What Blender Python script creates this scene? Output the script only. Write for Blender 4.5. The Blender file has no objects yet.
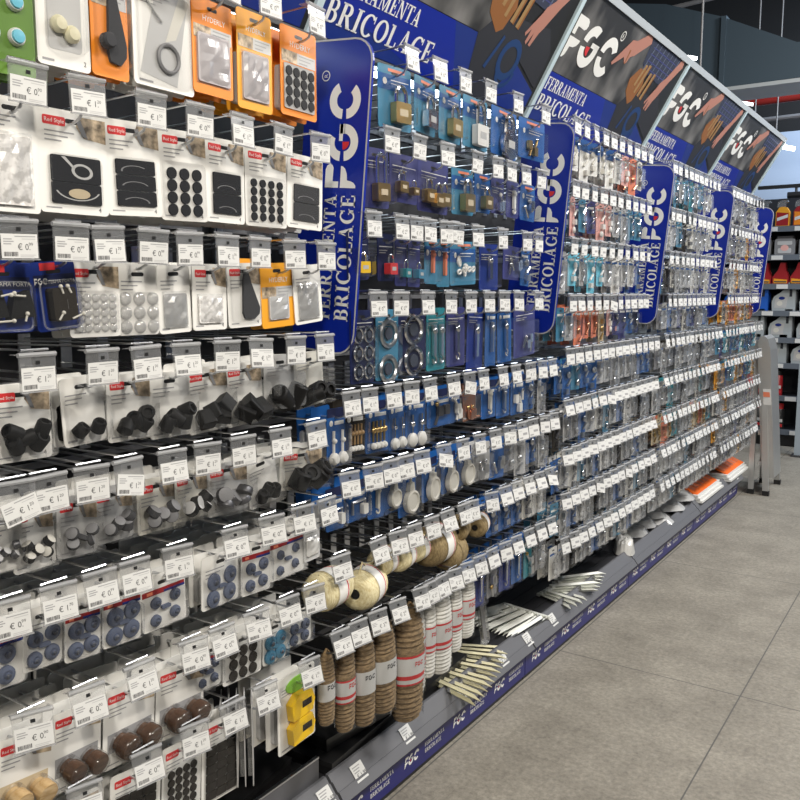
import bpy, bmesh, math, random
from mathutils import Vector, Matrix
random.seed(7)
S = bpy.context.scene
COL = S.collection
R = math.radians
# ------------------------------------------------------------------ camera
FPX, CAMZ = 840.0, 1.25
PITCH = math.atan(108 / 840)
YAW = math.atan(571 / (840 / math.cos(PITCH)))
cd = bpy.data.cameras.new('camera')
cam = bpy.data.objects.new('camera', cd); COL.objects.link(cam)
cam.location = (0, 0, CAMZ); cam.rotation_euler = (math.pi / 2 - PITCH, 0, YAW)
cd.sensor_width = 36; cd.lens = FPX / 800 * 36; cd.clip_start = .02
S.camera = cam
# ------------------------------------------------------------------ world, lamps, exposure
S.view_settings.view_transform = 'Standard'
S.view_settings.look = 'None'
S.view_settings.exposure = 0.0
S.view_settings.gamma = 1
S.view_settings.use_curve_mapping = False
w = bpy.data.worlds.new('shop_ambience'); S.world = w; w.use_nodes = True
w.node_tree.nodes['Background'].inputs[0].default_value = (.86, .93, 1, 1)
w.node_tree.nodes['Background'].inputs[1].default_value = .125
S.cycles.use_denoising = True
S.cycles.max_bounces = 8
S.cycles.transparent_max_bounces = 24
S.cycles.caustics_reflective = False; S.cycles.caustics_refractive = False
S.cycles.sample_clamp_indirect = 4


def area(name, loc, target, sx, sy, power, col):
    l = bpy.data.lights.new(name, 'AREA'); l.shape = 'RECTANGLE'; l.size = sx; l.size_y = sy
    l.energy = power; l.color = col
    o = bpy.data.objects.new(name, l); COL.objects.link(o); o.location = loc
    o.rotation_euler = (Vector(target) - Vector(loc)).to_track_quat('-Z', 'Y').to_euler()
    return o


WARM, NEUT, COOL = (1, .93, .82), (1, .97, .92), (.78, .88, 1)
area('ceiling_lamp', (1.15, .3, 2.75), (-.8, .9, .8), .2, .2, 39, WARM)
area('ceiling_lamp', (.55, -.8, 2.7), (-1, .75, .8), .16, .16, 38, WARM)
area('ceiling_lamp', (1.0, 2.6, 3.3), (-.7, 2.4, .5), .9, .4, 78, NEUT)
area('ceiling_lamp', (1.0, 4.8, 3.4), (-.7, 4.4, .5), .9, .4, 100, NEUT)
area('ceiling_lamp', (.6, 6.6, 3.4), (-1.2, 7.4, .8), .9, .4, 90, COOL)
area('ceiling_lamp', (0, 8.1, 3.3), (-.6, 9, 2.2), 2.0, .3, 50, COOL)

# ------------------------------------------------------------------ materials
MATS = {}


def M(name, col=(.8, .8, .8), rough=.5, metal=0.0, spec=.5, emit=0, coat=0):
    m = bpy.data.materials.new(name); m.use_nodes = True
    b = m.node_tree.nodes['Principled BSDF']
    b.inputs['Base Color'].default_value = (*col, 1)
    b.inputs['Roughness'].default_value = rough
    b.inputs['Metallic'].default_value = metal
    b.inputs['Specular IOR Level'].default_value = spec
    b.inputs['Coat Weight'].default_value = coat
    if emit:
        b.inputs['Emission Color'].default_value = (*col, 1); b.inputs['Emission Strength'].default_value = emit
    MATS[name] = m
    return m


def noisy(name, c1, c2, scale, rough=.6, metal=0, detail=4, stretch=(1, 1, 1), lo=.35, hi=.65, bump=0):
    m = M(name, c1, rough, metal); nt = m.node_tree; N = nt.nodes; L = nt.links
    b = N['Principled BSDF']
    tc = N.new('ShaderNodeTexCoord'); mp = N.new('ShaderNodeMapping'); mp.inputs['Scale'].default_value = stretch
    nz = N.new('ShaderNodeTexNoise'); nz.inputs['Scale'].default_value = scale; nz.inputs['Detail'].default_value = detail
    rp = N.new('ShaderNodeValToRGB')
    rp.color_ramp.elements[0].position = lo; rp.color_ramp.elements[0].color = (*c1, 1)
    rp.color_ramp.elements[1].position = hi; rp.color_ramp.elements[1].color = (*c2, 1)
    L.new(tc.outputs['Object'], mp.inputs[0]); L.new(mp.outputs[0], nz.inputs['Vector'])
    L.new(nz.outputs[0], rp.inputs[0]); L.new(rp.outputs[0], b.inputs['Base Color'])
    if bump:
        bp = N.new('ShaderNodeBump'); bp.inputs['Strength'].default_value = bump; bp.inputs['Distance'].default_value = .002
        L.new(nz.outputs[0], bp.inputs['Height']); L.new(bp.outputs[0], b.inputs['Normal'])
    return m


def plastic(name, tint=(1, 1, 1), body=.08, gl=.12, rough=.12, bodycol=(.8, .82, .85)):
    """clear film: mostly transparent, a little white body, glossy by facing"""
    m = bpy.data.materials.new(name); m.use_nodes = True; nt = m.node_tree; N = nt.nodes; L = nt.links
    N.remove(N['Principled BSDF']); out = N['Material Output']
    tr = N.new('ShaderNodeBsdfTransparent'); tr.inputs[0].default_value = (*tint, 1)
    df = N.new('ShaderNodeBsdfDiffuse'); df.inputs[0].default_value = (*bodycol, 1)
    g = N.new('ShaderNodeBsdfGlossy'); g.inputs['Roughness'].default_value = rough
    m1 = N.new('ShaderNodeMixShader'); m1.inputs[0].default_value = body
    m2 = N.new('ShaderNodeMixShader')
    fr = N.new('ShaderNodeLayerWeight'); fr.inputs[0].default_value = .35
    mul = N.new('ShaderNodeMath'); mul.operation = 'MULTIPLY_ADD'; mul.inputs[1].default_value = .38; mul.inputs[2].default_value = gl
    L.new(fr.outputs['Fresnel'], mul.inputs[0]); mul.use_clamp = True
    L.new(tr.outputs[0], m1.inputs[1]); L.new(df.outputs[0], m1.inputs[2])
    L.new(m1.outputs[0], m2.inputs[1]); L.new(g.outputs[0], m2.inputs[2]); L.new(mul.outputs[0], m2.inputs[0])
    L.new(m2.outputs[0], out.inputs[0]); MATS[name] = m
    return m


for nm, c, r in [('white', (.80, .79, .76), .45), ('offwhite', (.66, .64, .58), .5), ('paper', (.66, .66, .65), .6), ('ink', (.06, .06, .065), .7),
                 ('greyink', (.33, .33, .34), .7), ('midgrey', (.22, .22, .23), .5), ('palegrey', (.5, .5, .5), .45), ('red', (.62, .03, .035), .45), ('orange', (.80, .24, .015), .45),
                 ('amber', (.82, .36, .02), .45), ('green', (.10, .22, .015), .5), ('cyan', (.16, .55, .72), .4), ('felt', (.016, .017, .021), .95),
                 ('feltgrey', (.05, .051, .056), .95), ('feltbrown', (.022, .018, .014), .95), ('rubber', (.006, .006, .0065), .55), ('padblue', (.10, .125, .2), .7), ('padcore', (.05, .06, .09), .4),
                 ('deepblue', (.008, .028, .21), .4), ('navy', (.008, .014, .07), .45), ('cardblue', (.012, .095, .33), .4), ('skyblue', (.055, .22, .36), .4), ('bannerblue', (.004, .02, .30), .3),
                 ('violet', (.04, .045, .18), .45), ('teal', (.02, .22, .27), .45), ('pink', (.75, .40, .36), .5), ('salmon', (.75, .22, .12), .5), ('yellow', (.80, .50, .01), .45), ('lime', (.22, .5, .05), .5),
                 ('lettering', (.84, .84, .82), .4), ('darkred', (.33, .015, .02), .35), ('black', (.012, .012, .013), .45), ('blacksatin', (.02, .02, .021), .3), ('beige', (.55, .45, .3), .6), ('tan', (.33, .20, .08), .5),
                 ('skin', (.42, .19, .145), .6), ('leather', (.26, .10, .025), .5), ('plaid', (.018, .026, .06), .7), ('jeans', (.012, .014, .022), .7), ('ropeblue', (.006, .04, .15), .5), ('kick', (.013, .014, .14), .35),
                 ('ceilblack', (.012, .013, .015), .8), ('pipe', (.28, .018, .014), .5), ('ivory', (.74, .70, .50), .45), ('pegwhite', (.74, .75, .70), .4), ('orangenet', (.95, .17, .02), .5), ('sand', (.62, .52, .36), .6), ('lilac', (.40, .36, .37), .5)]:
    M(nm, c, r)
for k in ('rubber', 'felt', 'feltgrey', 'feltbrown'): MATS[k].node_tree.nodes['Principled BSDF'].inputs['Specular IOR Level'].default_value = .22
M('steel', (.62, .63, .65), .28, 1); M('chrome', (.78, .78, .8), .14, 1); M('brass', (.62, .42, .17), .3, 1); M('darkmetal', (.12, .12, .13), .4, .8); M('copper', (.6, .28, .16), .35, 1)
M('alu', (.60, .60, .59), .42, .85); M('railgrey', (.13, .132, .145), .45); M('deckgrey', (.028, .028, .032), .5); M('panel', (.009, .009, .011), .55); M('duct', (.055, .085, .115), .55)
M('duct_edge', (.55, .6, .64), .45, .2); M('walltint', (.46, .56, .72), .8); M('shelfgrey', (.12, .14, .17), .45); M('shelfdark', (.018, .022, .03), .5); M('jug', (.40, .44, .46), .4); M('jugblue', (.02, .12, .55), .35)
M('led', (.80, .92, 1), .5, emit=7); M('tube', (.95, .98, 1), .5, emit=6); M('post', (.36, .42, .47), .4); M('divider', (.55, .68, .74), .4)
noisy('wood', (.055, .028, .016), (.095, .048, .026), 60, .25, stretch=(1, 1, 4)); noisy('paleknob', (.48, .30, .12), (.66, .47, .25), 50, .25, stretch=(1, 1, 4))
noisy('sisal', (.14, .092, .045), (.33, .225, .115), 90, .85, stretch=(1, 1, 3), bump=.5); noisy('twine', (.60, .50, .26), (.82, .75, .50), 120, .85, bump=.6, stretch=(1, 4, 1)); noisy('jute', (.17, .12, .055), (.32, .24, .12), 110, .85, bump=.6, stretch=(1, 4, 1)); noisy('cotton', (.70, .69, .64), (.84, .83, .79), 120, .8, bump=.4, stretch=(1, 1, 3))
noisy('bits', (.62, .6, .58), (.9, .88, .86), 90, .3, lo=.45, hi=.55); noisy('poster', (.02, .02, .021), (.24, .235, .23), 7, .5, stretch=(1, 3.2, .6), lo=.42, hi=.75, detail=3); noisy('picture', (.12, .09, .06), (.66, .52, .36), 80, .5)
plastic('clear', body=.012, gl=.012); plastic('clearsoft', body=.10, gl=.06, rough=.25); plastic('bag', body=.42, gl=.1, rough=.3, bodycol=(.72, .72, .71)); plastic('holder', body=.10, gl=.08, rough=.35, bodycol=(.62, .63, .65)); plastic('holderbar', body=.42, gl=.04, rough=.6, bodycol=(.5, .51, .53)); plastic('bumper', body=.16, gl=.12, rough=.08, bodycol=(.9, .9, .9))


def floor_material():
    m = M('stone_tiles', (.3, .28, .25), .55); nt = m.node_tree; N = nt.nodes; L = nt.links; b = N['Principled BSDF']
    tc = N.new('ShaderNodeTexCoord')
    mp = N.new('ShaderNodeMapping'); mp.inputs['Location'].default_value = (.507 + .6 * 10, -2.65 + 1.2 * 10, 0)
    L.new(tc.outputs['Object'], mp.inputs[0])
    sep = N.new('ShaderNodeSeparateXYZ'); L.new(mp.outputs[0], sep.inputs[0])

    def joint(sock, size, wd):
        a = N.new('ShaderNodeMath'); a.operation = 'MODULO'; a.inputs[1].default_value = size; L.new(sock, a.inputs[0])
        p = N.new('ShaderNodeMath'); p.operation = 'PINGPONG'; p.inputs[1].default_value = size / 2; L.new(a.outputs[0], p.inputs[0])
        c = N.new('ShaderNodeMath'); c.operation = 'LESS_THAN'; c.inputs[1].default_value = wd; L.new(p.outputs[0], c.inputs[0])
        return c.outputs[0]
    j = N.new('ShaderNodeMath'); j.operation = 'MAXIMUM'
    L.new(joint(sep.outputs[0], .6, .0021), j.inputs[0]); L.new(joint(sep.outputs[1], 1.2, .0021), j.inputs[1])

    def nz(scale, detail, rough=.6):
        n = N.new('ShaderNodeTexNoise'); n.inputs['Scale'].default_value = scale; n.inputs['Detail'].default_value = detail; n.inputs['Roughness'].default_value = rough
        L.new(tc.outputs['Object'], n.inputs['Vector']); return n.outputs[0]

    def ramp(s, p0, c0, p1, c1):
        r = N.new('ShaderNodeValToRGB'); e = r.color_ramp.elements
        e[0].position = p0; e[0].color = (*c0, 1); e[1].position = p1; e[1].color = (*c1, 1); L.new(s, r.inputs[0]); return r.outputs[0]

    def mix(a, b_, f, mode='MIX'):
        x = N.new('ShaderNodeMix'); x.data_type = 'RGBA'; x.blend_type = mode
        if isinstance(f, float): x.inputs[0].default_value = f
        else: L.new(f, x.inputs[0])
        L.new(a, x.inputs[6])
        if isinstance(b_, tuple): x.inputs[7].default_value = (*b_, 1)
        else: L.new(b_, x.inputs[7])
        return x.outputs[2]
    base = ramp(nz(5, 9, .72), .3, (.195, .177, .148), .72, (.350, .322, .272))
    speck = ramp(nz(70, 5, .75), .35, (.62, .62, .62), .66, (1.3, 1.3, 1.3))
    c = mix(base, speck, .75, 'MULTIPLY')
    pale = ramp(nz(60, 5, .75), .62, (0, 0, 0), .74, (.5, .5, .5))
    pale2 = ramp(nz(3, 3), .42, (0, 0, 0), .62, (1, 1, 1))
    f = N.new('ShaderNodeMath'); f.operation = 'MULTIPLY'; L.new(pale, f.inputs[0]); L.new(pale2, f.inputs[1])
    c = mix(c, (.5, .47, .42), f.outputs[0])
    c = mix(c, (.10, .095, .088), j.outputs[0])
    L.new(c, b.inputs['Base Color'])
    bp = N.new('ShaderNodeBump'); bp.inputs['Strength'].default_value = .25; bp.inputs['Distance'].default_value = .002
    L.new(nz(90, 4), bp.inputs['Height']); L.new(bp.outputs[0], b.inputs['Normal'])


floor_material()


# ------------------------------------------------------------------ geometry helpers
class MB:
    def __init__(s):
        s.v = []; s.f = []; s.mi = []; s.sm = []; s.T = None

    def add(s, vs, fs, mat, smooth=False):
        o = len(s.v)
        if s.T is not None: vs = [s.T @ Vector(p) for p in vs]
        s.v += [tuple(p) for p in vs]
        for f in fs:
            s.f.append([i + o for i in f]); s.mi.append(mat); s.sm.append(smooth)

    def box(s, x0, x1, y0, y1, z0, z1, mat):
        s.add([(x0, y0, z0), (x1, y0, z0), (x1, y1, z0), (x0, y1, z0), (x0, y0, z1), (x1, y0, z1), (x1, y1, z1), (x0, y1, z1)],
              [(0, 3, 2, 1), (4, 5, 6, 7), (0, 1, 5, 4), (1, 2, 6, 5), (2, 3, 7, 6), (3, 0, 4, 7)], mat)

    def prism(s, pts, y0, y1, mat, smooth=False):
        """outline in x,z (counter-clockwise seen from -y) pushed from y0 (front) to y1"""
        n = len(pts)
        vs = [(x, y0, z) for x, z in pts] + [(x, y1, z) for x, z in pts]
        fs = [tuple(range(n)), tuple(range(2 * n - 1, n - 1, -1))] + [((i + 1) % n, i, i + n, (i + 1) % n + n) for i in range(n)]
        s.add(vs, fs, mat, smooth)

    def flat(s, pts, y, mat):
        s.add([(x, y, z) for x, z in pts], [tuple(range(len(pts)))], mat)

    def rect(s, x0, x1, z0, z1, y, mat):
        s.flat([(x0, z0), (x1, z0), (x1, z1), (x0, z1)], y, mat)

    def tube(s, path, r, mat, n=6, cap=True, r2=None):
        path = [Vector(p) for p in path]; k = len(path); vs = []; fs = []
        up = None
        for i, p in enumerate(path):
            d = (path[min(i + 1, k - 1)] - path[max(i - 1, 0)]).normalized()
            if up is None:
                up = Vector((0, 0, 1)) if abs(d.z) < .9 else Vector((1, 0, 0))
            a = d.cross(up).normalized(); b = a.cross(d).normalized(); up = b
            rr = r if r2 is None else r + (r2 - r) * i / (k - 1)
            for j in range(n):
                t = 2 * math.pi * j / n
                vs.append(p + (a * math.cos(t) + b * math.sin(t)) * rr)
        for i in range(k - 1):
            for j in range(n):
                fs.append((i * n + j, i * n + (j + 1) % n, (i + 1) * n + (j + 1) % n, (i + 1) * n + j))
        if cap:
            fs.append(tuple(range(n - 1, -1, -1))); fs.append(tuple((k - 1) * n + j for j in range(n)))
        s.add(vs, fs, mat, True)

    def lathe(s, prof, mat, n=16, T=None, caps=True):
        """profile (radius, z) about local z, T places it"""
        vs = []; fs = []
        for r, z in prof:
            for j in range(n):
                t = 2 * math.pi * j / n; p = Vector((r * math.cos(t), r * math.sin(t), z))
                vs.append(T @ p if T else p)
        k = len(prof)
        for i in range(k - 1):
            for j in range(n):
                fs.append((i * n + j, i * n + (j + 1) % n, (i + 1) * n + (j + 1) % n, (i + 1) * n + j))
        if caps:
            fs.append(tuple(range(n - 1, -1, -1))); fs.append(tuple((k - 1) * n + j for j in range(n)))
        s.add(vs, fs, mat, True)

    def ell(s, c, rad, mat, nu=12, nv=7):
        prof = [(math.sin(math.pi * i / nv), -math.cos(math.pi * i / nv)) for i in range(nv + 1)]
        prof[0] = (.02, -1); prof[-1] = (.02, 1)
        s.lathe(prof, mat, nu, Matrix.Translation(c) @ Matrix.Diagonal((*rad, 1)))

    def polys(s, polys, T2, y, mat):
        for p in polys:
            s.flat([T2(*q) for q in p], y, mat)

    def build(s, name, parent=None, loc=None, rot=None):
        me = bpy.data.meshes.new(name)
        me.from_pydata(s.v, [], s.f)
        keys = list(dict.fromkeys(s.mi))
        for k in keys: me.materials.append(MATS[k])
        me.polygons.foreach_set('material_index', [keys.index(k) for k in s.mi])
        me.polygons.foreach_set('use_smooth', s.sm)
        bm = bmesh.new(); bm.from_mesh(me)
        bmesh.ops.recalc_face_normals(bm, faces=[f for f in bm.faces if len(f.edges) and all(len(e.link_faces) == 2 for e in f.edges)])
        bm.to_mesh(me); bm.free()
        if any(s.sm):
            me.set_sharp_from_angle(angle=R(40))
        return put(me, name, parent, loc, rot)


def put(me, name, parent=None, loc=None, rot=None):
    o = bpy.data.objects.new(name, me); COL.objects.link(o)
    if parent: o.parent = parent
    if loc: o.location = loc
    if rot: o.rotation_euler = rot
    return o


def tag(o, label, cat, group=None, kind=None):
    if label: o['label'] = label
    if cat: o['category'] = cat
    if group: o['group'] = group
    if kind: o['kind'] = kind
    return o


def thing(name, label, cat, loc=(0, 0, 0), rot=(0, 0, 0), group=None):
    o = bpy.data.objects.new(name, None); COL.objects.link(o); o.empty_display_size = .02
    o.location = loc; o.rotation_euler = rot
    return tag(o, label, cat, group)


def structure(name, mb):
    o = mb.build(name); o['kind'] = 'structure'; return o


def rrect(x0, x1, z0, z1, r, n=4, corners='abcd'):
    """rounded rectangle, corners a=bottom-left b=bottom-right c=top-right d=top-left"""
    out = []
    for key, cx, cz, a0 in (('a', x0 + r, z0 + r, 180), ('b', x1 - r, z0 + r, 270), ('c', x1 - r, z1 - r, 0), ('d', x0 + r, z1 - r, 90)):
        if key in corners:
            out += [(cx + r * math.cos(R(a0 + 90 * i / n)), cz + r * math.sin(R(a0 + 90 * i / n))) for i in range(n + 1)]
        else:
            out.append({'a': (x0, z0), 'b': (x1, z0), 'c': (x1, z1), 'd': (x0, z1)}[key])
    return out


def disc(cx, cz, rx, rz=None, n=16):
    rz = rz or rx
    return [(cx + rx * math.cos(2 * math.pi * i / n), cz + rz * math.sin(2 * math.pi * i / n)) for i in range(n)]


def ray(px, py):
    F = Vector((-math.sin(YAW) * math.cos(PITCH), math.cos(YAW) * math.cos(PITCH), -math.sin(PITCH)))
    Rt = Vector((math.cos(YAW), math.sin(YAW), 0)); U = Rt.cross(F)
    return F + Rt * ((px - 400) / FPX) - U * ((py - 400) / FPX)


def at(px, py, X):
    """where the line of sight of a photo pixel meets the display plane at X"""
    d = ray(px, py); t = X / d.x
    return d.y * t, CAMZ + d.z * t


def deck(px, py, Z):
    d = ray(px, py); t = (Z - CAMZ) / d.z
    return d.x * t, d.y * t


ORD = ['zeroth', 'first', 'second', 'third', 'fourth', 'fifth', 'sixth', 'seventh', 'eighth', 'ninth', 'tenth', 'eleventh', 'twelfth', 'thirteenth', 'fourteenth', 'fifteenth', 'sixteenth', 'seventeenth', 'eighteenth', 'nineteenth', 'twentieth']

# ------------------------------------------------------------------ lettering
_txt = {}


def text_polys(s, size=1.0):
    if s not in _txt:
        c = bpy.data.curves.new('lettering', 'FONT'); c.body = s; c.size = 1; c.resolution_u = 2; c.fill_mode = 'FRONT'
        o = bpy.data.objects.new('lettering', c); COL.objects.link(o)
        dg = bpy.context.evaluated_depsgraph_get()
        me = bpy.data.meshes.new_from_object(o.evaluated_get(dg))
        _txt[s] = [[tuple(me.vertices[i].co[:2]) for i in p.vertices] for p in me.polygons]
        bpy.data.objects.remove(o); bpy.data.curves.remove(c); bpy.data.meshes.remove(me)
    return _txt[s]


def text(mb, s, x, z, size, y, mat, wid=1.0):
    mb.polys(text_polys(s), lambda a, b: (x + a * size * wid, z + b * size), y, mat)


def ring(cx, cy, ro, ri, a0, a1, n=14, sx=1.0, ox=1.0):
    out = []
    for i in range(n):
        t0, t1 = R(a0 + (a1 - a0) * i / n), R(a0 + (a1 - a0) * (i + 1) / n)
        out.append([(cx + ro * ox * math.cos(t0), cy + ro * math.sin(t0)), (cx + ro * ox * math.cos(t1), cy + ro * math.sin(t1)),
                    (cx + ri * sx * math.cos(t1), cy + ri * math.sin(t1)), (cx + ri * sx * math.cos(t0), cy + ri * math.sin(t0))])
    return out


def rc(x0, x1, y0, y1): return [(x0, y0), (x1, y0), (x1, y1), (x0, y1)]


def serif(ch):
    K, t, s = .2, .085, .06
    if ch == 'I': return [rc(.1, .1 + K, 0, 1), rc(0, .4, 0, s), rc(0, .4, 1 - s, 1)], .4
    stem = [rc(.09, .09 + K, 0, 1), rc(0, .36, 0, s), rc(0, .3, 1 - s, 1)]
    if ch == 'L': return stem + [rc(.1, .7, 0, t), rc(.62, .7, 0, .3)], .7
    if ch == 'E': return stem + [rc(.1, .72, 0, t), rc(.64, .72, 0, .28), rc(.1, .68, 1 - t, 1), rc(.61, .68, .74, 1), rc(.2, .52, .47, .47 + t), rc(.46, .52, .36, .64)], .73
    if ch == 'F': return stem + [rc(.1, .68, 1 - t, 1), rc(.61, .68, .72, 1), rc(.2, .52, .45, .45 + t), rc(.46, .52, .34, .62)], .68
    if ch == 'T': return [rc(.3, .3 + K, 0, 1), rc(.2, .6, 0, s), rc(0, .8, 1 - t, 1), rc(0, .07, .7, 1), rc(.73, .8, .7, 1)], .8
    if ch == 'A': return [[(.1, 0), (.18, 0), (.47, 1), (.4, 1)], [(.58, 0), (.82, 0), (.52, 1), (.36, 1)], rc(.22, .66, .28, .28 + t), rc(0, .3, 0, s), rc(.5, .92, 0, s)], .92
    if ch == 'N': return [rc(.1, .19, 0, 1), rc(.72, .81, 0, 1), [(.06, 1), (.3, 1), (.81, 0), (.66, 0)], rc(0, .3, 0, s), rc(0, .2, 1 - s, 1), rc(.62, .92, 1 - s, 1)], .92
    if ch == 'M': return [rc(.1, .19, 0, 1), rc(.86, .86 + K, 0, 1), [(.06, 1), (.28, 1), (.62, 0), (.54, 0)], [(.54, 0), (.62, 0), (.98, 1), (.86, 1)], rc(0, .3, 0, s), rc(.78, 1.16, 0, s), rc(0, .2, 1 - s, 1), rc(.9, 1.16, 1 - s, 1)], 1.16
    if ch == 'R': return stem + [rc(.2, .42, 1 - t, 1), rc(.2, .42, .46, .46 + t)] + ring(.42, .73, .27, .185, -90, 90, 8, .5, 1.1) + [[(.36, .48), (.56, .5), (.86, 0), (.62, 0)], rc(.6, .9, 0, s)], .88
    if ch == 'B': return stem + [rc(.2, .42, 1 - t, 1), rc(.2, .44, .48, .48 + t), rc(.2, .44, 0, t)] + ring(.42, .74, .26, .175, -90, 90, 8, .5) + ring(.44, .27, .27, .185, -90, 90, 8, .5, 1.1), .76
    if ch == 'O': return ring(.46, .5, .51, .42, 0, 360, 24, .58, .9), .92
    if ch == 'C': return ring(.46, .5, .51, .42, 42, 318, 20, .58, .9) + [rc(.74, .8, .66, .98)], .84
    if ch == 'G': return ring(.46, .5, .51, .42, 42, 318, 20, .58, .9) + [rc(.74, .8, .68, .98), rc(.66, .84, .08, .42), rc(.56, .92, .42 - s, .42)], .92
    return [], .4


def serif_word(w):
    out = []; x = 0
    for ch in w:
        p, a = serif(ch); out += [[(q[0] + x, q[1]) for q in g] for g in p]; x += a + .09
    return out, x - .09


def fgc():
    """the FGC mark, height 1: white pieces, red quarter, width"""
    F = [[(0, .56), (.16, .56), (.16, .75), (.50, .74), (.57, .78), (.60, .86), (.56, .95), (.46, 1), (0, 1)],
         [(0, 0), (.06, .0), (.13, .06), (.17, .16), (.19, .28), (.36, .3), (.48, .36), (.54, .44), (.55, .5), (0, .5)]]
    G = ring(1.13, .54, .46, .22, 62, 176, 10) + ring(1.13, .46, .46, .22, 184, 360, 16) + [rc(1.35, 1.59, .44, .6), rc(1.17, 1.59, .5, .62)]
    C = ring(2.17, .54, .46, .22, 25, 176, 12) + ring(2.17, .46, .46, .22, 184, 322, 14)
    red = [[(1.15, .5)] + [(1.15 - .2 * math.cos(R(a)), .48 - .2 * math.sin(R(a))) for a in (0, 22, 45, 68, 90)]]
    return F + G + C, red, 2.62


def tri_split(polys):
    return polys


# ------------------------------------------------------------------ the room
m = MB(); m.box(-4, 6, -3, 9.05, -.05, 0, 'stone_tiles'); structure('floor', m)
m = MB(); m.box(-4, 6, 9, 9.1, 0, 2.78, 'walltint'); m.box(-4, 6, 9.0, 9.1, 2.78, 4.5, 'ceilblack'); structure('wall_back', m)
m = MB(); m.box(-4.1, -4, -3, 9.1, 0, 4.5, 'ceilblack'); structure('wall_left', m)
m = MB(); m.box(-4, 6, -3, 9.1, 4.5, 4.6, 'ceilblack'); structure('ceiling', m)

B = [.37 + i for i in range(6)]
XT, XC = -1.0, -1.045          # planes of the price tags and of the packs
XB = -1.44                     # face of the back panel
FACE = (0, 0, R(90))           # turns a local front (-y) towards the aisle

# gondola ----------------------------------------------------------
g = thing('gondola_shelving', 'long dark gondola wall unit with hook panels, grey deck and blue kick strip', 'shelving', (-1.3, B[0], 0))


def gput(name, mb, parent=None):
    o = mb.build(name, parent or g)
    if not parent: o.location = Vector((0, 0, 0)) - g.location
    return o


for i in range(5):
    y0, y1 = B[i] + .002, B[i + 1] - .002
    m = MB(); m.box(XB - .02, XB, y0, y1, .15, 2.1, 'panel')
    for k in range(12):                                      # perforation ribs of the hook panel
        z = .30 + k * .155
        m.box(XB, XB + .004, y0 + .03, y1 - .03, z, z + .012, 'midgrey')
    gput('back_panel', m)
    m = MB(); m.box(XB, -1.128, y0, y1, .138, .152, 'deckgrey')
    for k in range(5): m.box(XB + .05 + k * .05, XB + .056 + k * .05, y0 + .01, y1 - .01, .152, .154, 'deckgrey')
    gput('base_deck', m)
    m = MB()
    prof = [(-1.130, .150), (-1.129, .172), (-1.122, .172), (-1.111, .158), (-1.109, .160), (-1.093, .140), (-1.090, .141), (-1.074, .119), (-1.078, .114), (-1.128, .138)]
    vs = [(x, y0 + .002, z) for x, z in prof] + [(x, y1 - .002, z) for x, z in prof]; n = len(prof)
    m.add(vs, [tuple(range(n)), tuple(range(2 * n - 1, n - 1, -1))] + [(a, (a + 1) % n, (a + 1) % n + n, a + n) for a in range(n)], 'railgrey')
    gput('price_rail', m)
    m = MB(); m.box(XB, -1.118, y0, y1, 0, .137, 'black'); gput('plinth', m)
    m = MB(); m.box(-1.118, -1.110, y0, y1, .018, .098, 'kick'); m.box(-1.1185, -1.1085, y0, y1, .096, .100, 'palegrey')
    ks = gput('kick_strip', m)
    m = MB(); P, red, wd = fgc(); two = [serif_word('FERRAMENTA'), serif_word('BRICOLAGE')]
    for k in range(4):
        x = B[i] + .05 + k * .245
        m.polys(P, lambda a, b: (x + a * .025 + b * .006, .044 + b * .028), 0, 'lettering')
        m.polys(red, lambda a, b: (x + a * .025 + b * .006, .044 + b * .028), -.0004, 'red')
        for q, zz in ((0, .060), (1, .042)):
            m.polys(two[q][0], lambda a, b: (x + .098 + a * .0105, zz + b * .0115), 0, 'lettering')
    o = m.build('strip_lettering', ks, (-1.1092, 0, 0), FACE)
for i in range(6):
    m = MB(); yy = B[i]
    m.box(XB - .03, XB + .012, yy - .0018 if 0 < i < 5 else yy - .02, yy + .0018 if 0 < i < 5 else yy + .02, .0, 2.12, 'steel'); gput('upright', m)
m = MB(); m.box(XB - .02, -1.17, B[5] + .021, B[5] + .029, .15, 1.15, 'palegrey'); gput('end_panel', m)
m = MB(); m.box(-1.142, -1.135, B[0], B[1] - .012, .153, .218, 'railgrey'); m.box(-1.143, -1.134, B[0], B[1] - .012, .216, .220, 'steel'); gput('riser_plate', m)

# price labels on the base rail (each stuck to the sloping rail)
sl = math.atan2(.045, .052)
for px, py in [(325, 796), (358, 772), (406, 735), (461, 690), (502, 657), (527, 640), (552, 620), (735, 483)]:
    y, z = at(px, py, -1.10)
    m = MB(); m.box(-.021, .021, -.0012, 0, -.020, .020, 'paper')
    for k in range(3): m.rect(-.016, .010 - .004 * k, .012 - k * .006, .0145 - k * .006, -.0015, 'greyink')
    text(m, '€ 1.99', -.013, -.012, .013, -.0015, 'ink')
    lb = m.build('rail_price_label', g)
    lb.location = Vector((-1.0975, y, .1475)) - g.location; lb.rotation_euler = (R(-40), 0, R(90))


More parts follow.
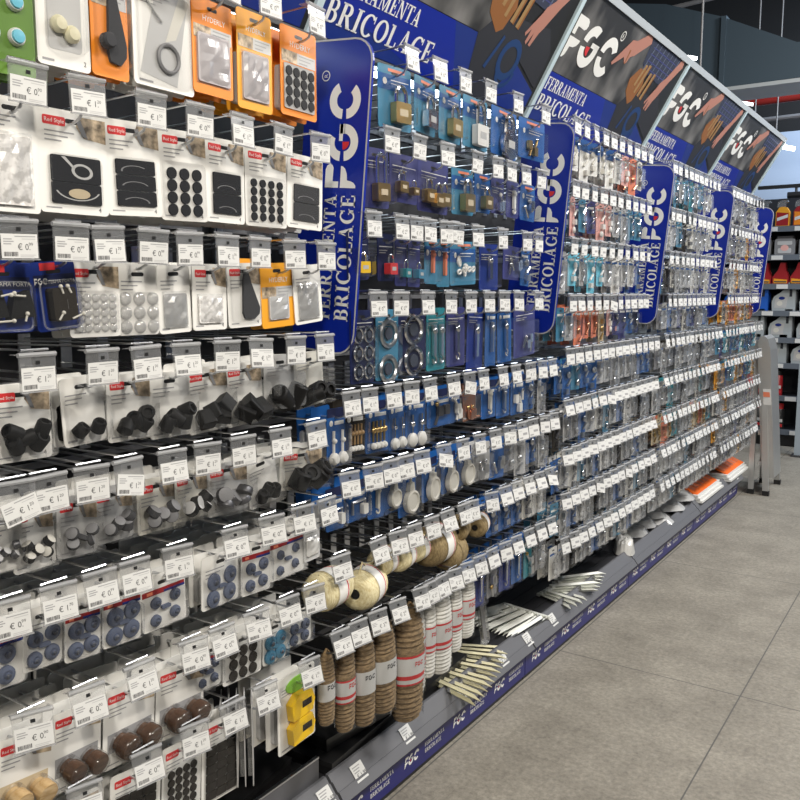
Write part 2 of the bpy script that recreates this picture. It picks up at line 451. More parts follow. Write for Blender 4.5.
# header signs -----------------------------------------------------
HT = math.atan2(.155, .265); HL = .387; V0 = .08
P, red, wd = fgc()
FER, BRI = serif_word('FERRAMENTA'), serif_word('BRICOLAGE')
whichbay = ['over the first bay, mostly dark', 'over the padlock bay', 'just past the second blue banner', 'between third and fourth blue banners', 'at the far end of the row']
for i in range(5):
    h = thing('header_sign', 'slanted advertising header panel with white letters, ' + whichbay[i], 'sign', (-1.1465, B[i], 1.771), (HT, 0, R(90)), 'header signs along the top of the gondola')
    m = MB(); m.box(.004, .996, 0, .012, 0, HL, 'black'); m.box(0, 1, -.006, .016, HL, HL + .022, 'duct_edge'); m.build('sign_panel', h)
    m = MB(); m.box(.985, 1.005, -.008, 0, 0, HL, 'divider'); m.build('divider_strip', h)

    def V(pts): return [(u, v + V0) for u, v in pts]
    m = MB(); y = -.0010
    m.flat(V([(.012, .068), (.60, .068), (.66, .12), (.62, .306), (.012, .306)]), y, 'poster')
    m.flat(V([(.012, -.078), (.97, -.078), (.97, -.01), (.80, .045), (.70, .01), (.57, .066), (.012, .066)]), y, 'deepblue')
    m.flat(V([(.012, .0), (.40, -.078), (.57, -.078), (.46, .066), (.012, .066)]), y - .0003, 'bannerblue')
    m.flat(V([(.57, .066), (.63, .13), (.90, .16), (.97, .10), (.97, .0), (.82, .05), (.74, -.078), (.62, -.078)]), y - .0004, 'jeans')
    m.flat(V([(.58, .306), (.60, .22), (.68, .20), (.86, .19), (.93, .26), (.93, .306)]), y - .0006, 'plaid')
    for k in range(7):
        u = .62 + k * .043
        m.flat(V([(u, .205), (u + .006, .205), (u + .02, .303), (u + .014, .303)]), y - .0009, 'padblue')
    for k in range(4):
        v = .215 + k * .022
        m.flat(V([(.62, v), (.88, v - .004), (.88, v - .0005), (.62, v + .0035)]), y - .0009, 'violet')
    m.flat(V([(.56, .16), (.60, .205), (.66, .21), (.69, .16), (.67, .10), (.645, .085), (.58, .12)]), y - .0008, 'leather')
    for u, v, l in ((.645, .13, .10), (.685, .125, .085), (.72, .12, .095), (.615, .15, .075)):
        m.flat(V([(u, v), (u + .022, v - .004), (u + .038, v + l), (u + .016, v + l)]), y - .0011, 'tan')
        m.flat(V([(u + .014, v - .002), (u + .022, v - .004), (u + .038, v + l), (u + .032, v + l)]), y - .0013, 'leather')
    m.flat(V([(.36, .172), (.372, .166), (.43, .205), (.455, .188), (.468, .194), (.475, .215), (.50, .225), (.585, .286), (.565, .306), (.535, .306), (.47, .268), (.435, .262)]), y - .0012, 'skin')
    m.flat(V([(.455, .19), (.462, .188), (.458, .235), (.45, .233)]), y - .0014, 'leather')
    m.flat(V([(.78, .12), (.787, .112), (.805, .135), (.80, .100), (.81, .094), (.825, .130), (.822, .096), (.834, .094), (.85, .135), (.862, .15), (.90, .215), (.955, .285), (.945, .306), (.915, .306), (.86, .225), (.83, .20), (.822, .182)]), y - .0012, 'skin')
    m.polys([[(a, b) for a, b in q] for q in ring(.765, .04, .056, .036, 0, 360, 18)], lambda a, b: (a, b + V0), y - .0010, 'ropeblue')
    m.polys(ring(.775, .015, .05, .038, 180, 360, 10), lambda a, b: (a, b + V0), y - .0012, 'ropeblue')
    m.flat(V([(.655, .0), (.668, -.004), (.70, .085), (.69, .09)]), y - .0011, 'ropeblue')
    m.build('poster_print', h)
    m = MB()
    m.polys(P, lambda a, b: (.022 + a * .132, .112 + V0 + b * .125), y - .0012, 'lettering')
    m.polys(red, lambda a, b: (.022 + a * .132, .112 + V0 + b * .125), y - .0015, 'red')
    m.build('sign_logo', h); m = MB()
    m.polys(ring(.352, .254, .016, .0125, 0, 360, 16), lambda a, b: (a, b + V0), y - .0012, 'lettering')
    text(m, 'R', .3455, .247 + V0, .019, y - .0013, 'lettering')
    m.build('registered_mark', h); m = MB()
    m.polys(FER[0], lambda a, b: (.022 + a * .305 / FER[1], .015 + V0 + b * .037), y - .0012, 'lettering')
    m.polys(BRI[0], lambda a, b: (.022 + a * .40 / BRI[1], -.048 + V0 + b * .048), y - .0012, 'lettering')
    m.build('sign_lettering', h)
    # white lamp strip tucked under the header
    l = thing('led_strip_lamp', 'cold white lamp strip under the header sign ' + whichbay[i], 'lamp', (-1.30, B[i], 1.80), FACE, 'lamp strips under the header signs')
    m = MB(); m.box(.01, .99, -.02, .02, .012, .022, 'palegrey'); m.build('lamp_housing', l)
    m = MB(); m.box(.02, .98, -.018, .018, 0, .012, 'led'); m.build('lamp_diffuser', l)
h = thing('header_end_bracket', 'cream end bracket holding up the far end of the header signs', 'bracket', (-1.15, B[5] + .012, 1.70))
m = MB(); m.prism([(-.29, .0), (-.03, .02), (.0, .07), (.17, .36), (.155, .37), (-.02, .09), (-.29, .12)], 0, .006, 'sand'); m.build('bracket_plate', h)
m = MB(); m.box(-.29, -.27, .0, .006, -.2, .0, 'sand'); m.build('bracket_stay', h)

# blue banner fins -------------------------------------------------
finlab = ['nearest and largest blue vertical banner sign with white letters', 'second blue vertical banner sign, after the padlock bay', 'third blue vertical banner sign, middle of the row', 'fourth blue vertical banner sign, second to last',
          'last blue vertical banner sign, at the gondola end']
for i in range(5):
    f = thing('banner_sign', finlab[i], 'sign', (-1.04, B[i + 1], 1.118), (0, R(5.3), 0), 'blue banner signs between the bays')
    m = MB(); m.prism(rrect(-.165, 0, 0, .622, .045, 5, 'bc'), 0, .006, 'bannerblue'); m.build('banner_panel', f)
    m = MB(); o_ = rrect(-.165, 0, 0, .622, .045, 5, 'bc'); i_ = rrect(-.165, -.0035, .0035, .6185, .042, 5, 'bc'); k = len(o_)
    for q in range(k - 1): m.flat([o_[q], o_[q + 1], i_[q + 1], i_[q]], -.0006, 'palegrey')
    m.build('white_edge', f)
    up = lambda a, b, bx, bz, s, sx=1: (bx - b * s, bz + a * s * sx)
    m = MB()
    m.polys(P, lambda a, b: up(a, b, -.022, .336, .078, 1.0), -.0008, 'lettering')
    m.polys(red, lambda a, b: up(a, b, -.022, .336, .078, 1.0), -.0011, 'red')
    m.polys(ring(0, 0, .0105, .0085, 0, 360, 16), lambda a, b: (-.113 + a, .553 + b), -.0008, 'lettering')
    m.polys(text_polys('R'), lambda a, b: (-.1085 - b * .012, .549 + a * .012), -.0009, 'lettering')
    m.build('banner_logo', f)
    m = MB()
    m.polys(BRI[0], lambda a, b: (-.020 - b * .036, .070 + a * .252 / BRI[1]), -.0008, 'lettering')
    m.polys(FER[0], lambda a, b: (-.067 - b * .031, .070 + a * .252 / FER[1]), -.0008, 'lettering')
    m.build('banner_lettering', f)
    m = MB(); m.box(-.39, -.16, .001, .005, .10, .115, 'steel'); m.build('banner_bracket', f); m = MB(); m.box(-.42, -.16, .001, .005, .50, .515, 'steel'); m.build('banner_bracket', f)

# ------------------------------------------------------------------ above and behind
m = MB()
m.prism([(-.48, .52), (.02, 0), (.70, .10), (.70, .30), (.0, .46), (-.30, .9), (-1.1, 1.1), (-1.1, .9)], 0, .5, 'duct')
d = thing('ventilation_duct', 'large blue-grey ventilation duct hanging under the dark ceiling', 'duct', (-1.475, 6.02, 2.585))
m = MB(); m.prism([(0, .012), (1.6, .03), (1.6, .22), (.45, .235), (.0, .46)], 0, .35, 'duct')
m.build('duct_section', d)
m = MB(); m.prism([(-1.9, .30), (-.012, .0), (-.012, .47), (-.4, .62), (-1.9, .92)], .012, .36, 'duct'); m.build('duct_section', d)
m = MB(); m.box(-.014, 1.6, -.012, .36, -.012, .012, 'duct_edge'); m.build('duct_flange', d)
m = MB(); m.box(-.02, .012, -.01, .36, .0, .47, 'duct'); m.build('duct_flange', d)
for x, y in ((-1.62, 5.2), (-1.2, 6.9), (-1.55, 6.0)):
    pass
rods = [(704, 0, 700, 72, 5.0, 'beside the large duct'), (757, 90, 755, 116, 7.0, 'under the red pipe'), (780, 85, 776, 135, 7.2, 'nearest the back wall')]
for x0, y0, x1, y1, Y, ph in rods:
    d0 = ray(x0, y0); p = d0 * (Y / d0.y); d1 = ray(x1, y1); q = d1 * (Y / d1.y)
    m = MB(); m.tube([(0, 0, 0), (0, 0, 4.5 - (CAMZ + q.z))], .006, 'midgrey', 6)
    o = m.build('hanger_rod', None, (q.x, Y, CAMZ + q.z)); tag(o, 'thin grey ceiling hanger rod ' + ph, 'rod', 'ceiling hanger rods')
m = MB(); m.tube([(-4, 7.6, 2.76), (6, 7.6, 2.92)], .028, 'pipe', 10); tag(m.build('sprinkler_pipe'), 'long red sprinkler pipe under the dark ceiling', 'pipe')
m = MB(); m.tube([(-4, 7.9, 2.68), (6, 7.9, 2.80)], .02, 'midgrey', 8); tag(m.build('conduit'), 'thin grey conduit running below the red sprinkler pipe', 'pipe')
m = MB(); m.tube([(-4, 6.8, 3.3), (6, 6.8, 3.9)], .018, 'midgrey', 8); tag(m.build('conduit'), 'thin grey conduit high above the ventilation duct', 'pipe')
t = thing('track_light', 'black ceiling track with a small spotlight against the pale back wall', 'lamp', (-1.55, 8.3, 2.17))
m = MB(); m.box(-.12, 1.7, -.02, .02, 0, .03, 'black'); m.build('track', t)
m = MB(); m.tube([(.20, 0, 0), (.20, 0, -.05)], .012, 'black'); m.tube([(.13, 0, -.065), (.26, 0, -.065)], .03, 'black', 10); m.build('spot_head', t)
m = MB(); m.tube([(1.5, 0, .03), (1.5, 0, 2.3)], .008, 'black'); m.build('track_hanger', t)
for px, py, Y, L, ph in ((784, 147, 5.42, .12, 'brightest, at the end of the header signs'), (744, 103, 4.42, .085, 'small, above the fourth header divider'), (686, 57, 3.42, .085, 'small, above the third header divider')):
    d0 = ray(px, py); p = d0 * (Y / d0.y)
    t = thing('sign_lamp', 'white lamp on an arm over the header, ' + ph, 'lamp', (p.x, Y, CAMZ + p.z), (0, R(16), 0), 'lamps on arms over the header signs')
    m = MB(); m.tube([(-L / 2, 0, 0), (L / 2, 0, 0)], .013 if L > .1 else .007, 'tube', 10); m.build('lamp_tube', t)
    m = MB(); m.tube([(-L / 2, 0, 0), (-L / 2 - .05, 0, -.012), (-L / 2 - .09, .0, -.03)], .006, 'alu', 6); m.build('lamp_arm', t)

# cleaning shelf across the end of the aisle ------------------------
YS = 7.35
u = thing('cleaner_shelving', 'dark shelving across the aisle end holding bottles of cleaner', 'shelving', (-1.2, YS, 0))
m = MB(); m.box(-.75, 1.4, .36, .38, 0, 2.02, 'shelfdark'); m.build('back_panel', u)
m = MB(); m.box(-.75, -.73, .0, .36, 0, 2.02, 'shelfdark'); m.build('side_panel', u)
m = MB(); m.box(-.73, 1.4, .02, .36, 0, .11, 'black'); m.build('plinth', u)
SZ = [1.745, 1.52, 1.29, 1.075, .86, .655, .39, .115]
for k, z in enumerate(SZ):
    m = MB(); m.box(-.73, 1.4, .0, .36, z, z + .018, 'shelfdark'); bd = m.build('shelf_board', u)
    m = MB(); m.box(-.73, 1.4, -.012, 0, z - .018, z + .026, 'shelfgrey'); m.build('shelf_rail', bd)
    for q in range(7):
        x = -.62 + q * .21 + (k % 3) * .05
        m = MB(); m.box(x, x + .085, -.015, -.012, z - .014, z + .02, 'paper'); m.build('shelf_label', bd)
names = ['top shelf', 'second shelf', 'third shelf', 'fourth shelf', 'fifth shelf', 'sixth shelf', 'seventh shelf', 'lowest shelf']


def bottle_mesh(kind, c1, c2):
    """list of (part name, MB)"""
    a, b, c = MB(), MB(), MB()
    if kind == 'jug':            # big sloping-shouldered jug with a handle side
        a.prism([(-.085, 0), (.085, 0), (.085, .235), (.03, .235), (.025, .205), (-.03, .15), (-.075, .12), (-.09, .08)], .03, .16, c1)
        a.prism([(.034, .235), (.074, .235), (.074, .262), (.034, .262)], .06, .12, c2)
        b.flat([(-.07, .03), (.02, .03), (.03, .12), (-.03, .125), (-.065, .1)], .0285, 'palegrey'); b.flat(disc(-.015, .108, .024, .013, 12), .0275, 'deepblue')
        b.flat(disc(-.03, .065, .022, .02, 12), .0275, 'offwhite'); a.prism([(.04, .12), (.06, .12), (.06, .2), (.04, .2)], .0295, .16, 'shelfdark')
        return [('bottle_body', a), ('bottle_label', b)]
    if kind == 'spray':
        a.prism([(-.05, 0), (.05, 0), (.05, .12), (.028, .155), (.014, .16), (-.014, .16), (-.028, .155), (-.05, .12)], .03, .09, c1)
        b.prism([(-.045, .16), (-.04, .20), (-.01, .215), (.03, .215), (.035, .2), (.015, .19), (.012, .16)], .04, .08, 'clearsoft')
        c.flat([(-.044, .015), (.044, .015), (.044, .11), (-.044, .12)], .0285, c2); c.flat([(-.04, .05), (.04, .075), (.04, .1), (-.04, .075)], .0275, 'paper')
        return [('bottle_body', a), ('spray_head', b), ('bottle_label', c)]
    if kind == 'tub':
        a.prism(rrect(-.075, .075, 0, .135, .02), .02, .15, c1); a.prism(rrect(-.06, .06, .135, .155, .008), .03, .14, c2)
        b.flat(rrect(-.05, .05, .02, .06, .01), .0185, 'palegrey'); b.flat(disc(0, .062, .03, .024), .018, 'pink'); b.flat(rrect(-.055, .055, .085, .115, .008), .0185, 'palegrey')
        return [('tub_body', a), ('tub_label', b)]
    if kind == 'flask':
        a.prism([(-.06, 0), (.06, 0), (.06, .06), (.035, .12), (.03, .175), (-.005, .175), (-.02, .12), (-.06, .06)], .03, .12, c1)
        b.flat([(-.05, .012), (.05, .012), (.05, .04), (-.05, .05)], .0285, 'amber'); b.flat([(-.045, .02), (.045, .018), (.045, .028), (-.045, .03)], .0275, 'ink')
        return [('bottle_body', a), ('bottle_label', b)]
    a.lathe([(.036, 0), (.036, .16), (.028, .17)], c1, 14, Matrix.Translation((0, .07, 0)))
    b.lathe([(.030, .165), (.030, .205), (.026, .21)], c2, 14, Matrix.Translation((0, .07, 0)))
    c.rect(-.03, .03, .06, .085, .0325, 'paper'); c.rect(-.03, .03, .02, .045, .0325, 'red')
    return [('can_body', a), ('can_cap', b), ('can_label', c)]


shelfstuff = [
    (0, 'spray', [(-.47, 'amber', 'yellow', 'amber'), (-.34, 'darkred', 'red', 'dark red'), (-.22, 'teal', 'red', 'teal'), (-.09, 'amber', 'darkred', 'amber and red'), (.04, 'darkred', 'orange', 'red'), (.17, 'teal', 'amber', 'dark teal')], 'spray_bottle', 'spray bottle with a clear head', 'bottle'),
    (1, 'tub', [(-.42, 'midgrey', 'darkmetal', 'dark grey'), (-.24, 'midgrey', 'palegrey', 'grey'), (-.06, 'midgrey', 'darkmetal', 'grey'), (.12, 'midgrey', 'palegrey', 'grey')], 'cleaner_tub', 'tub with pink and white label', 'tub'),
    (2, 'flask', [(-.47, 'darkred', '', 'dark red'), (-.34, 'darkred', '', 'dark red'), (-.21, 'darkred', '', 'dark red'), (-.08, 'darkred', '', 'dark red'), (.05, 'darkred', '', 'dark red')], 'cleaner_bottle', 'bottle with amber label', 'bottle'),
    (3, 'jug', [(-.42, 'jugblue', 'jugblue', 'bright blue'), (-.25, 'jugblue', 'jugblue', 'bright blue'), (-.045, 'jug', 'palegrey', 'pale grey'), (.16, 'jug', 'palegrey', 'pale grey')], 'detergent_jug', 'detergent jug', 'jug'),
    (4, 'jug', [(-.47, 'jug', 'palegrey', 'pale grey'), (-.27, 'jug', 'palegrey', 'pale grey'), (-.06, 'jug', 'palegrey', 'pale grey'), (.15, 'jug', 'palegrey', 'pale grey')], 'detergent_jug', 'detergent jug', 'jug'),
    (5, 'jug', [(-.29, 'jug', 'palegrey', 'pale grey'), (-.09, 'jug', 'palegrey', 'pale grey'), (.12, 'jug', 'palegrey', 'pale grey')], 'detergent_jug', 'detergent jug', 'jug'),
    (6, 'can', [(-.27, 'red', 'deepblue', 'red'), (-.18, 'darkred', 'black', 'dark red'), (-.06, 'darkred', 'black', 'dark red')], 'spray_can', 'spray can with coloured cap', 'can'),
    (7, 'can', [(-.33, 'darkred', 'red', 'red'), (-.205, 'black', 'red', 'black'), (-.12, 'black', 'red', 'black'), (-.035, 'blacksatin', 'red', 'black')], 'spray_can', 'spray can with bright red cap', 'can')]
for k, kind, items, nm, what, cat in shelfstuff:
    for q, (x, c1, c2, cw) in enumerate(items):
        t = thing(nm, f'{cw} {what}, {ORD[q + 1]} on {names[k]} of cleaner shelving', cat, (-1.2 + x, YS - .005, SZ[k] + .018), (0, 0, 0), 'cleaners on the ' + names[k])
        for pn, mb in bottle_mesh(kind, c1, c2 or 'black'): mb.build(pn, t)
t = thing('shelf_post', 'grey metal post standing at the right edge before the cleaner shelves', 'post', (-1.005, 6.95, 0))
m = MB(); m.box(-.03, .07, -.03, .03, .015, .72, 'post'); m.build('post_tube', t)
m = MB(); m.box(-.05, .08, -.05, .05, 0, .015, 'darkmetal'); m.build('foot_plate', t)
m = MB(); m.box(-.025, .06, -.025, .025, .72, .755, 'lime'); m.build('post_cap', t)

# folding step ladder ------------------------------------------------
ld = thing('step_ladder', 'folded aluminium step ladder leaning at the end of the gondola', 'ladder', (-1.0, 5.48, 0))
H_ = .985


def stile(y0, y1, xf, xt, wd, nm):
    m = MB(); vs = []
    for (x, y, z) in ((xf, y0, .0), (xt, y1, H_ - .03)):
        vs += [(x - wd / 2, y - .012, z), (x + wd / 2, y - .012, z), (x + wd / 2, y + .012, z), (x - wd / 2, y + .012, z)]
    m.add(vs, [(3, 2, 1, 0), (4, 5, 6, 7), (0, 1, 5, 4), (1, 2, 6, 5), (2, 3, 7, 6), (3, 0, 4, 7)], 'alu')
    o = m.build(nm, ld)
    m = MB(); m.box(xf - wd / 2 - .003, xf + wd / 2 + .003, y0 - .015, y0 + .015, 0, .03, 'black'); m.build('rubber_foot', o)


stile(0, .07, .035, -.035, .034, 'front_stile'); stile(.38, .30, .035, -.035, .034, 'front_stile')
stile(.01, .08, -.055, -.075, .03, 'rear_stile'); stile(.37, .29, -.055, -.075, .03, 'rear_stile')
for k in range(4):
    z = .18 + k * .19; f = z / H_; x = .035 - .07 * f; ya = .07 * f; yb = .38 - .08 * f
    m = MB(); m.box(x - .045, x + .02, ya + .012, yb - .012, z, z + .028, 'alu'); m.build('tread', ld)
m = MB(); pts = [(.0, .10), (.072, .11), (.010, .90), (-.008, .965), (-.03, .985), (-.055, .975), (-.066, .93)]
m.prism(pts, .03, .26, 'alu'); m.build('top_plate', ld)
m = MB(); m.flat([(-.012, .56), (.034, .56), (.027, .66), (-.020, .66)], .028, 'paper'); m.flat([(-.014, .61), (.024, .61), (.020, .64), (-.017, .64)], .027, 'salmon'); m.build('warning_sticker', ld)
# ---

# ------------------------------------------------------------------ price hooks
rnd = random.Random(11)


def hook_wire():
    m = MB()
    m.tube([(0, 0, -.035), (0, -.405, -.035), (0, -.418, -.030), (0, -.428, -.014)], .0022, 'steel', 6)
    m.tube([(0, 0, .016), (0, -.425, .024)], .0017, 'steel', 5)
    m.tube([(-.02, -.428, .025), (.02, -.428, .025)], .0016, 'steel', 5)
    m.box(-.012, .012, -.004, 0, -.045, .024, 'steel')
    return m


def holder():
    m = MB()
    m.box(-.033, .033, -.0012, .0012, -.036, .022, 'holder')
    m.tube([(-.034, 0, .024), (.034, 0, .024)], .0042, 'holderbar', 8)
    m.box(-.033, .033, .0, .024, .0235, .0250, 'holder')
    m.box(-.033, .033, -.0042, .0, -.0375, -.0355, 'holderbar')
    m.rect(-.004, .004, .008, .014, -.0014, 'blacksatin')
    return m


def label(price, tiny=False):
    m = MB()
    m.box(-.0305, .0305, -.0022, -.0014, -.0345, .0035, 'paper')
    y = -.0024
    if tiny:
        m.rect(-.026, -.008, -.006, -.003, y, 'palegrey'); m.rect(-.004, .022, -.020, -.012, y, 'greyink'); m.rect(-.026, -.006, -.031, -.026, y, 'greyink')
        return m
    for k, (a, b) in enumerate(((-.027, -.013), (-.027, -.010), (-.027, -.014))): m.rect(a, b, -.0055 - k * .0038, -.0038 - k * .0038, y, 'greyink')
    m.rect(-.008, .027, -.0012, .0004, y, 'greyink'); m.rect(.004, .027, -.0050, -.0037, y, 'palegrey')
    x = -.027
    r = random.Random(price)
    while x < -.004:
        w_ = r.choice((.0006, .0009, .0015)); m.rect(x, x + w_, -.0315, -.0245, y, 'ink'); x += w_ + r.choice((.0006, .0009))
    m.rect(.0, .026, -.030, -.0288, y, 'palegrey'); m.rect(.0, .022, -.0325, -.0314, y, 'palegrey')
    a, b = price.split('.')
    text(m, '€ ' + a + '.', -.004, -.0215, .0140, y, 'ink', .95); text(m, b, .0150, -.0150, .0075, y, 'ink')
    return m


WIRE = hook_wire(); HOLD = holder()
hook_me = {}


def mesh_of(key, make, name):
    if key not in hook_me:
        o = make().build(name); hook_me[key] = o.data; bpy.data.objects.remove(o)
    return hook_me[key]


BAYWORD = ['before the first blue banner', 'after the first blue banner', 'after the second blue banner', 'after the third blue banner', 'after the fourth blue banner']
NH = [0]


def price_hook(Y, z, bay, row, pos, price, tilt, tiny=False):
    NH[0] += 1
    t = thing('price_hook', f'wire price hook with white tag, {ORD[pos]} along {ORD[row]} row {BAYWORD[bay]}', 'hook', (XB, Y, z), FACE, 'price hooks on the gondola')
    put(mesh_of('wire', hook_wire, 'hook_wire'), 'hook_wire', t)
    tw = rnd.gauss(0, 3) - (0, 0, 0, 0, 2, 4, 8, 9, 9, 8, 8)[row]
    rot = (R(-tilt + rnd.gauss(0, 2)), R(rnd.gauss(0, 1.2)), R(tw))
    sc_ = .80; h = put(mesh_of('holder', holder, 'tag_holder'), 'tag_holder', t, (rnd.gauss(0, .002), -.437, 0), rot)
    h.scale = (sc_, sc_, sc_)
    stray = rnd.random() < .05 and row > 3
    p = put(mesh_of(('lab', price, tiny), lambda: label(price, tiny), 'price_label'), 'price_label', h)
    if stray: p.rotation_euler = (0, R(rnd.choice((-14, 12))), 0); p.location = (0, -.003, -.006)
    return t


# ------------------------------------------------------------------ packs
def new_pack(name, lab, cat, group, Y, zb, w, h, roll=0, X=XC, twist=0, lean=0):
    n = len(lab.split())
    assert 4 <= n <= 16, (n, lab)
    return thing(name, lab, cat, (X, Y, zb), (R(lean), R(roll), R(90 + twist)), group)


def ink_lines(m, x0, x1, z, k, y, mat='palegrey', dz=.006):
    for i in range(k): m.rect(x0, x0 + (x1 - x0) * (1 - .22 * (i % 3)), z - i * dz - .0018, z - i * dz, y, mat)


def backing(root, w, h, style, mat='white'):
    m = MB(); y = -.0012
    m.prism(rrect(-w / 2, w / 2, 0, h, .006, 3), -.0008, .0008, mat)
    m.prism(rrect(-.011, .011, h - .017, h - .011, .0028, 3), -.0010, -.0007, 'blacksatin')
    if style == 'red':
        m.flat(rrect(-w * .42, -w * .10, h - .022, h - .010, .002, 2), y, 'red'); text(m, 'Red Style', -w * .40, h - .0185, .0074 * w / .1, y - .0004, 'white')
        ink_lines(m, -w * .40, w * .02, h - .029, 3, y, 'greyink')
        m.flat([(w * .10, h - .006), (w * .49, h - .006), (w * .49, h - .038), (w * .16, h - .034), (w * .05, h - .02)], y, 'picture')
        m.flat([(w * .05, h - .012), (w * .12, h - .010), (w * .22, h - .034), (w * .14, h - .032)], y - .0003, 'midgrey')
        ink_lines(m, -w * .42, -w * .2, .008, 1, y, 'greyink'); text(m, '4', w * .34, .005, .009, y, 'ink')
    elif style == 'orange':
        text(m, 'HYDERLY', -w * .25, h - .034, .012 * w / .09, y, 'white')
        m.rect(-w * .47, w * .47, h - .062, h - .042, y, 'palegrey'); m.rect(-w * .47, -w * .05, h - .062, h - .042, y - .0002, 'picture')
        ink_lines(m, 0, w * .42, h - .045, 3, y - .0003, 'greyink')
    elif style == 'ferma':
        m.rect(-w * .46, w * .46, h - .034, h - .018, y, 'navy'); text(m, 'FERMA PORTA', -w * .42 if w > .09 else -w * .14, h - .030, .0098 if w > .09 else .0080 * w / .085, y - .0004, 'white')
        if w < .09: m.rect(-w * .3, w * .05, h - .012, h - .002, y - .0002, 'red'); 
        pl, rd, _ = fgc(); m.polys(pl, lambda a, b: (-w * .45 + a * .0095 * w / .085, h - .031 + b * .009), y - .0005, 'white') if w < .09 else None
    elif style == 'euro':
        m.rect(-w * .48, w * .48, h - .032, h - .023, y, 'darkred'); m.rect(.0, w * .48, h - .032, h - .028, y - .0002, 'deepblue'); m.rect(-w * .38, -w * .25, h - .030, h - .025, y - .0003, 'salmon')
    elif style == 'sky':
        m.rect(-w * .5, w * .5, h - .05, h - .018, y, 'cardblue'); m.flat(disc(-w * .3, h - .033, .007), y - .0003, 'white'); ink_lines(m, -w * .12, w * .42, h - .028, 2, y - .0003, 'white', .007)
        m.rect(-w * .2, w * .3, h - .012, h - .006, y, 'salmon')
    elif style == 'navy':
        ink_lines(m, -w * .4, w * .42, h - .026, 1, y, 'white'); ink_lines(m, -w * .4, w * .1, h - .034, 2, y, 'palegrey', .005)
    elif style == 'fgcblue':
        m.flat(disc(-w * .28, h - .03, .006), y, 'white'); m.rect(-w * .1, w * .4, h - .034, h - .026, y, 'white'); m.rect(-w * .5, w * .5, h - .018, h, y - .0001, 'navy')
    elif style == 'plain':
        ink_lines(m, -w * .4, w * .1, h - .024, 3, y, 'greyink'); m.rect(-w * .42, -w * .2, .006, .009, y, 'greyink')
    return m.build('backing_card', root)


def blister(root, x0, x1, z0, z1, d, mat='clear', name='blister'):
    m = MB(); o = rrect(x0, x1, z0, z1, min(.008, (x1 - x0) / 4), 3); k = len(o)
    cx, cz = (x0 + x1) / 2, (z0 + z1) / 2
    i_ = [(cx + (a - cx) * .93, cz + (b - cz) * .95) for a, b in o]
    vs = [(a, -.0011, b) for a, b in o] + [(a, -d, b) for a, b in i_]
    m.add(vs, [tuple(range(k, 2 * k))] + [(a, (a + 1) % k, (a + 1) % k + k, a + k) for a in range(k)], mat)
    return m.build(name, root)


def film(root, x0, x1, z0, z1, d, mat, seed, name='bag', n=7):
    m = MB(); r = random.Random(seed); vs = []; fs = []
    for i in range(n + 1):
        for j in range(n + 1):
            e = min(i, n - i, j, n - j)
            vs.append((x0 + (x1 - x0) * i / n, -.0014 - (0 if e == 0 else d * (.5 + .5 * min(e, 2) / 2) * r.uniform(.55, 1.1)), z0 + (z1 - z0) * j / n))
    for i in range(n):
        for j in range(n):
            a = i * (n + 1) + j; fs.append((a, a + n + 1, a + n + 2, a + 1))
    m.add(vs, fs, mat, False)
    return m.build(name, root)


def dots(root, xs, zs, r, mat, d=.0026, name='felt_pad'):
    m = MB(); m.prism(disc(0, 0, r, r, 18), -d, 0, mat)
    me = None
    for z in zs:
        for x in xs:
            if me is None: me = m.build(name, root, (x, -.0012, z)).data
            else: put(me, name, root, (x, -.0012, z))


def lin(a, b, n): return [a + (b - a) * i / (n - 1) for i in range(n)] if n > 1 else [(a + b) / 2]


def caps_pile(root, w, h, mat, seed, n=4, square=False, r=.014, name='rubber_cap', L=.026, top='darkmetal'):
    q = random.Random(seed)
    spots = [(-.22, .12), (.20, .13), (-.02, .20), (.26, .29), (-.24, .29), (.05, .08)][:n]
    for fx, fz in spots:
        m = MB(); ang = q.uniform(-50, 50)
        if square: m.prism(rrect(-r, r, -L / 2, L / 2, .003, 2), -r, r, mat)
        else: m.lathe([(r * .7, -L / 2), (r, -L / 2 + .002), (r * .96, L / 2 - .003), (r * .8, L / 2), (r * .55, L / 2), (r * .5, L / 2 - .006)], mat, 16)
        if top != 'darkmetal': m.lathe([(r * .9, L / 2), (r * .5, L / 2 + .001)], top, 14)
        m.build(name, root, (w * fx, -r - .003, .012 + h * fz), (R(q.uniform(10, 75)), R(ang), R(q.uniform(-60, 60))))


def k_felt_shapes(t, w, h, s):
    backing(t, w, h, 'red')
    for z0, z1 in ((.10, .30), (.31, .56)):
        m = MB(); m.prism(rrect(-w * .34, w * .38, h * z0, h * z1, .002, 2), -.0035, -.0012, 'felt')
        y = -.0038
        if z0 < .2:
            m.flat(disc(.005, h * .2, w * .16, h * .05, 16), y, 'beige'); m.polys(ring(0, 0, 1, .93, 200, 340, 12), lambda a, b: (.003 + a * w * .34, h * .26 + b * h * .13), y, 'palegrey')
        else:
            m.polys(ring(0, 0, 1, .72, 0, 360, 18), lambda a, b: (w * .1 + a * w * .15 + b * w * .05, h * .42 + b * h * .07 - a * h * .03), y, 'palegrey'); m.flat([(-w * .2, h * .55), (-w * .14, h * .55), (w * .0, h * .45), (-w * .03, h * .44)], y, 'palegrey')
        m.build('felt_sheet', t)
    blister(t, -w * .37, w * .41, h * .08, h * .58, .007)


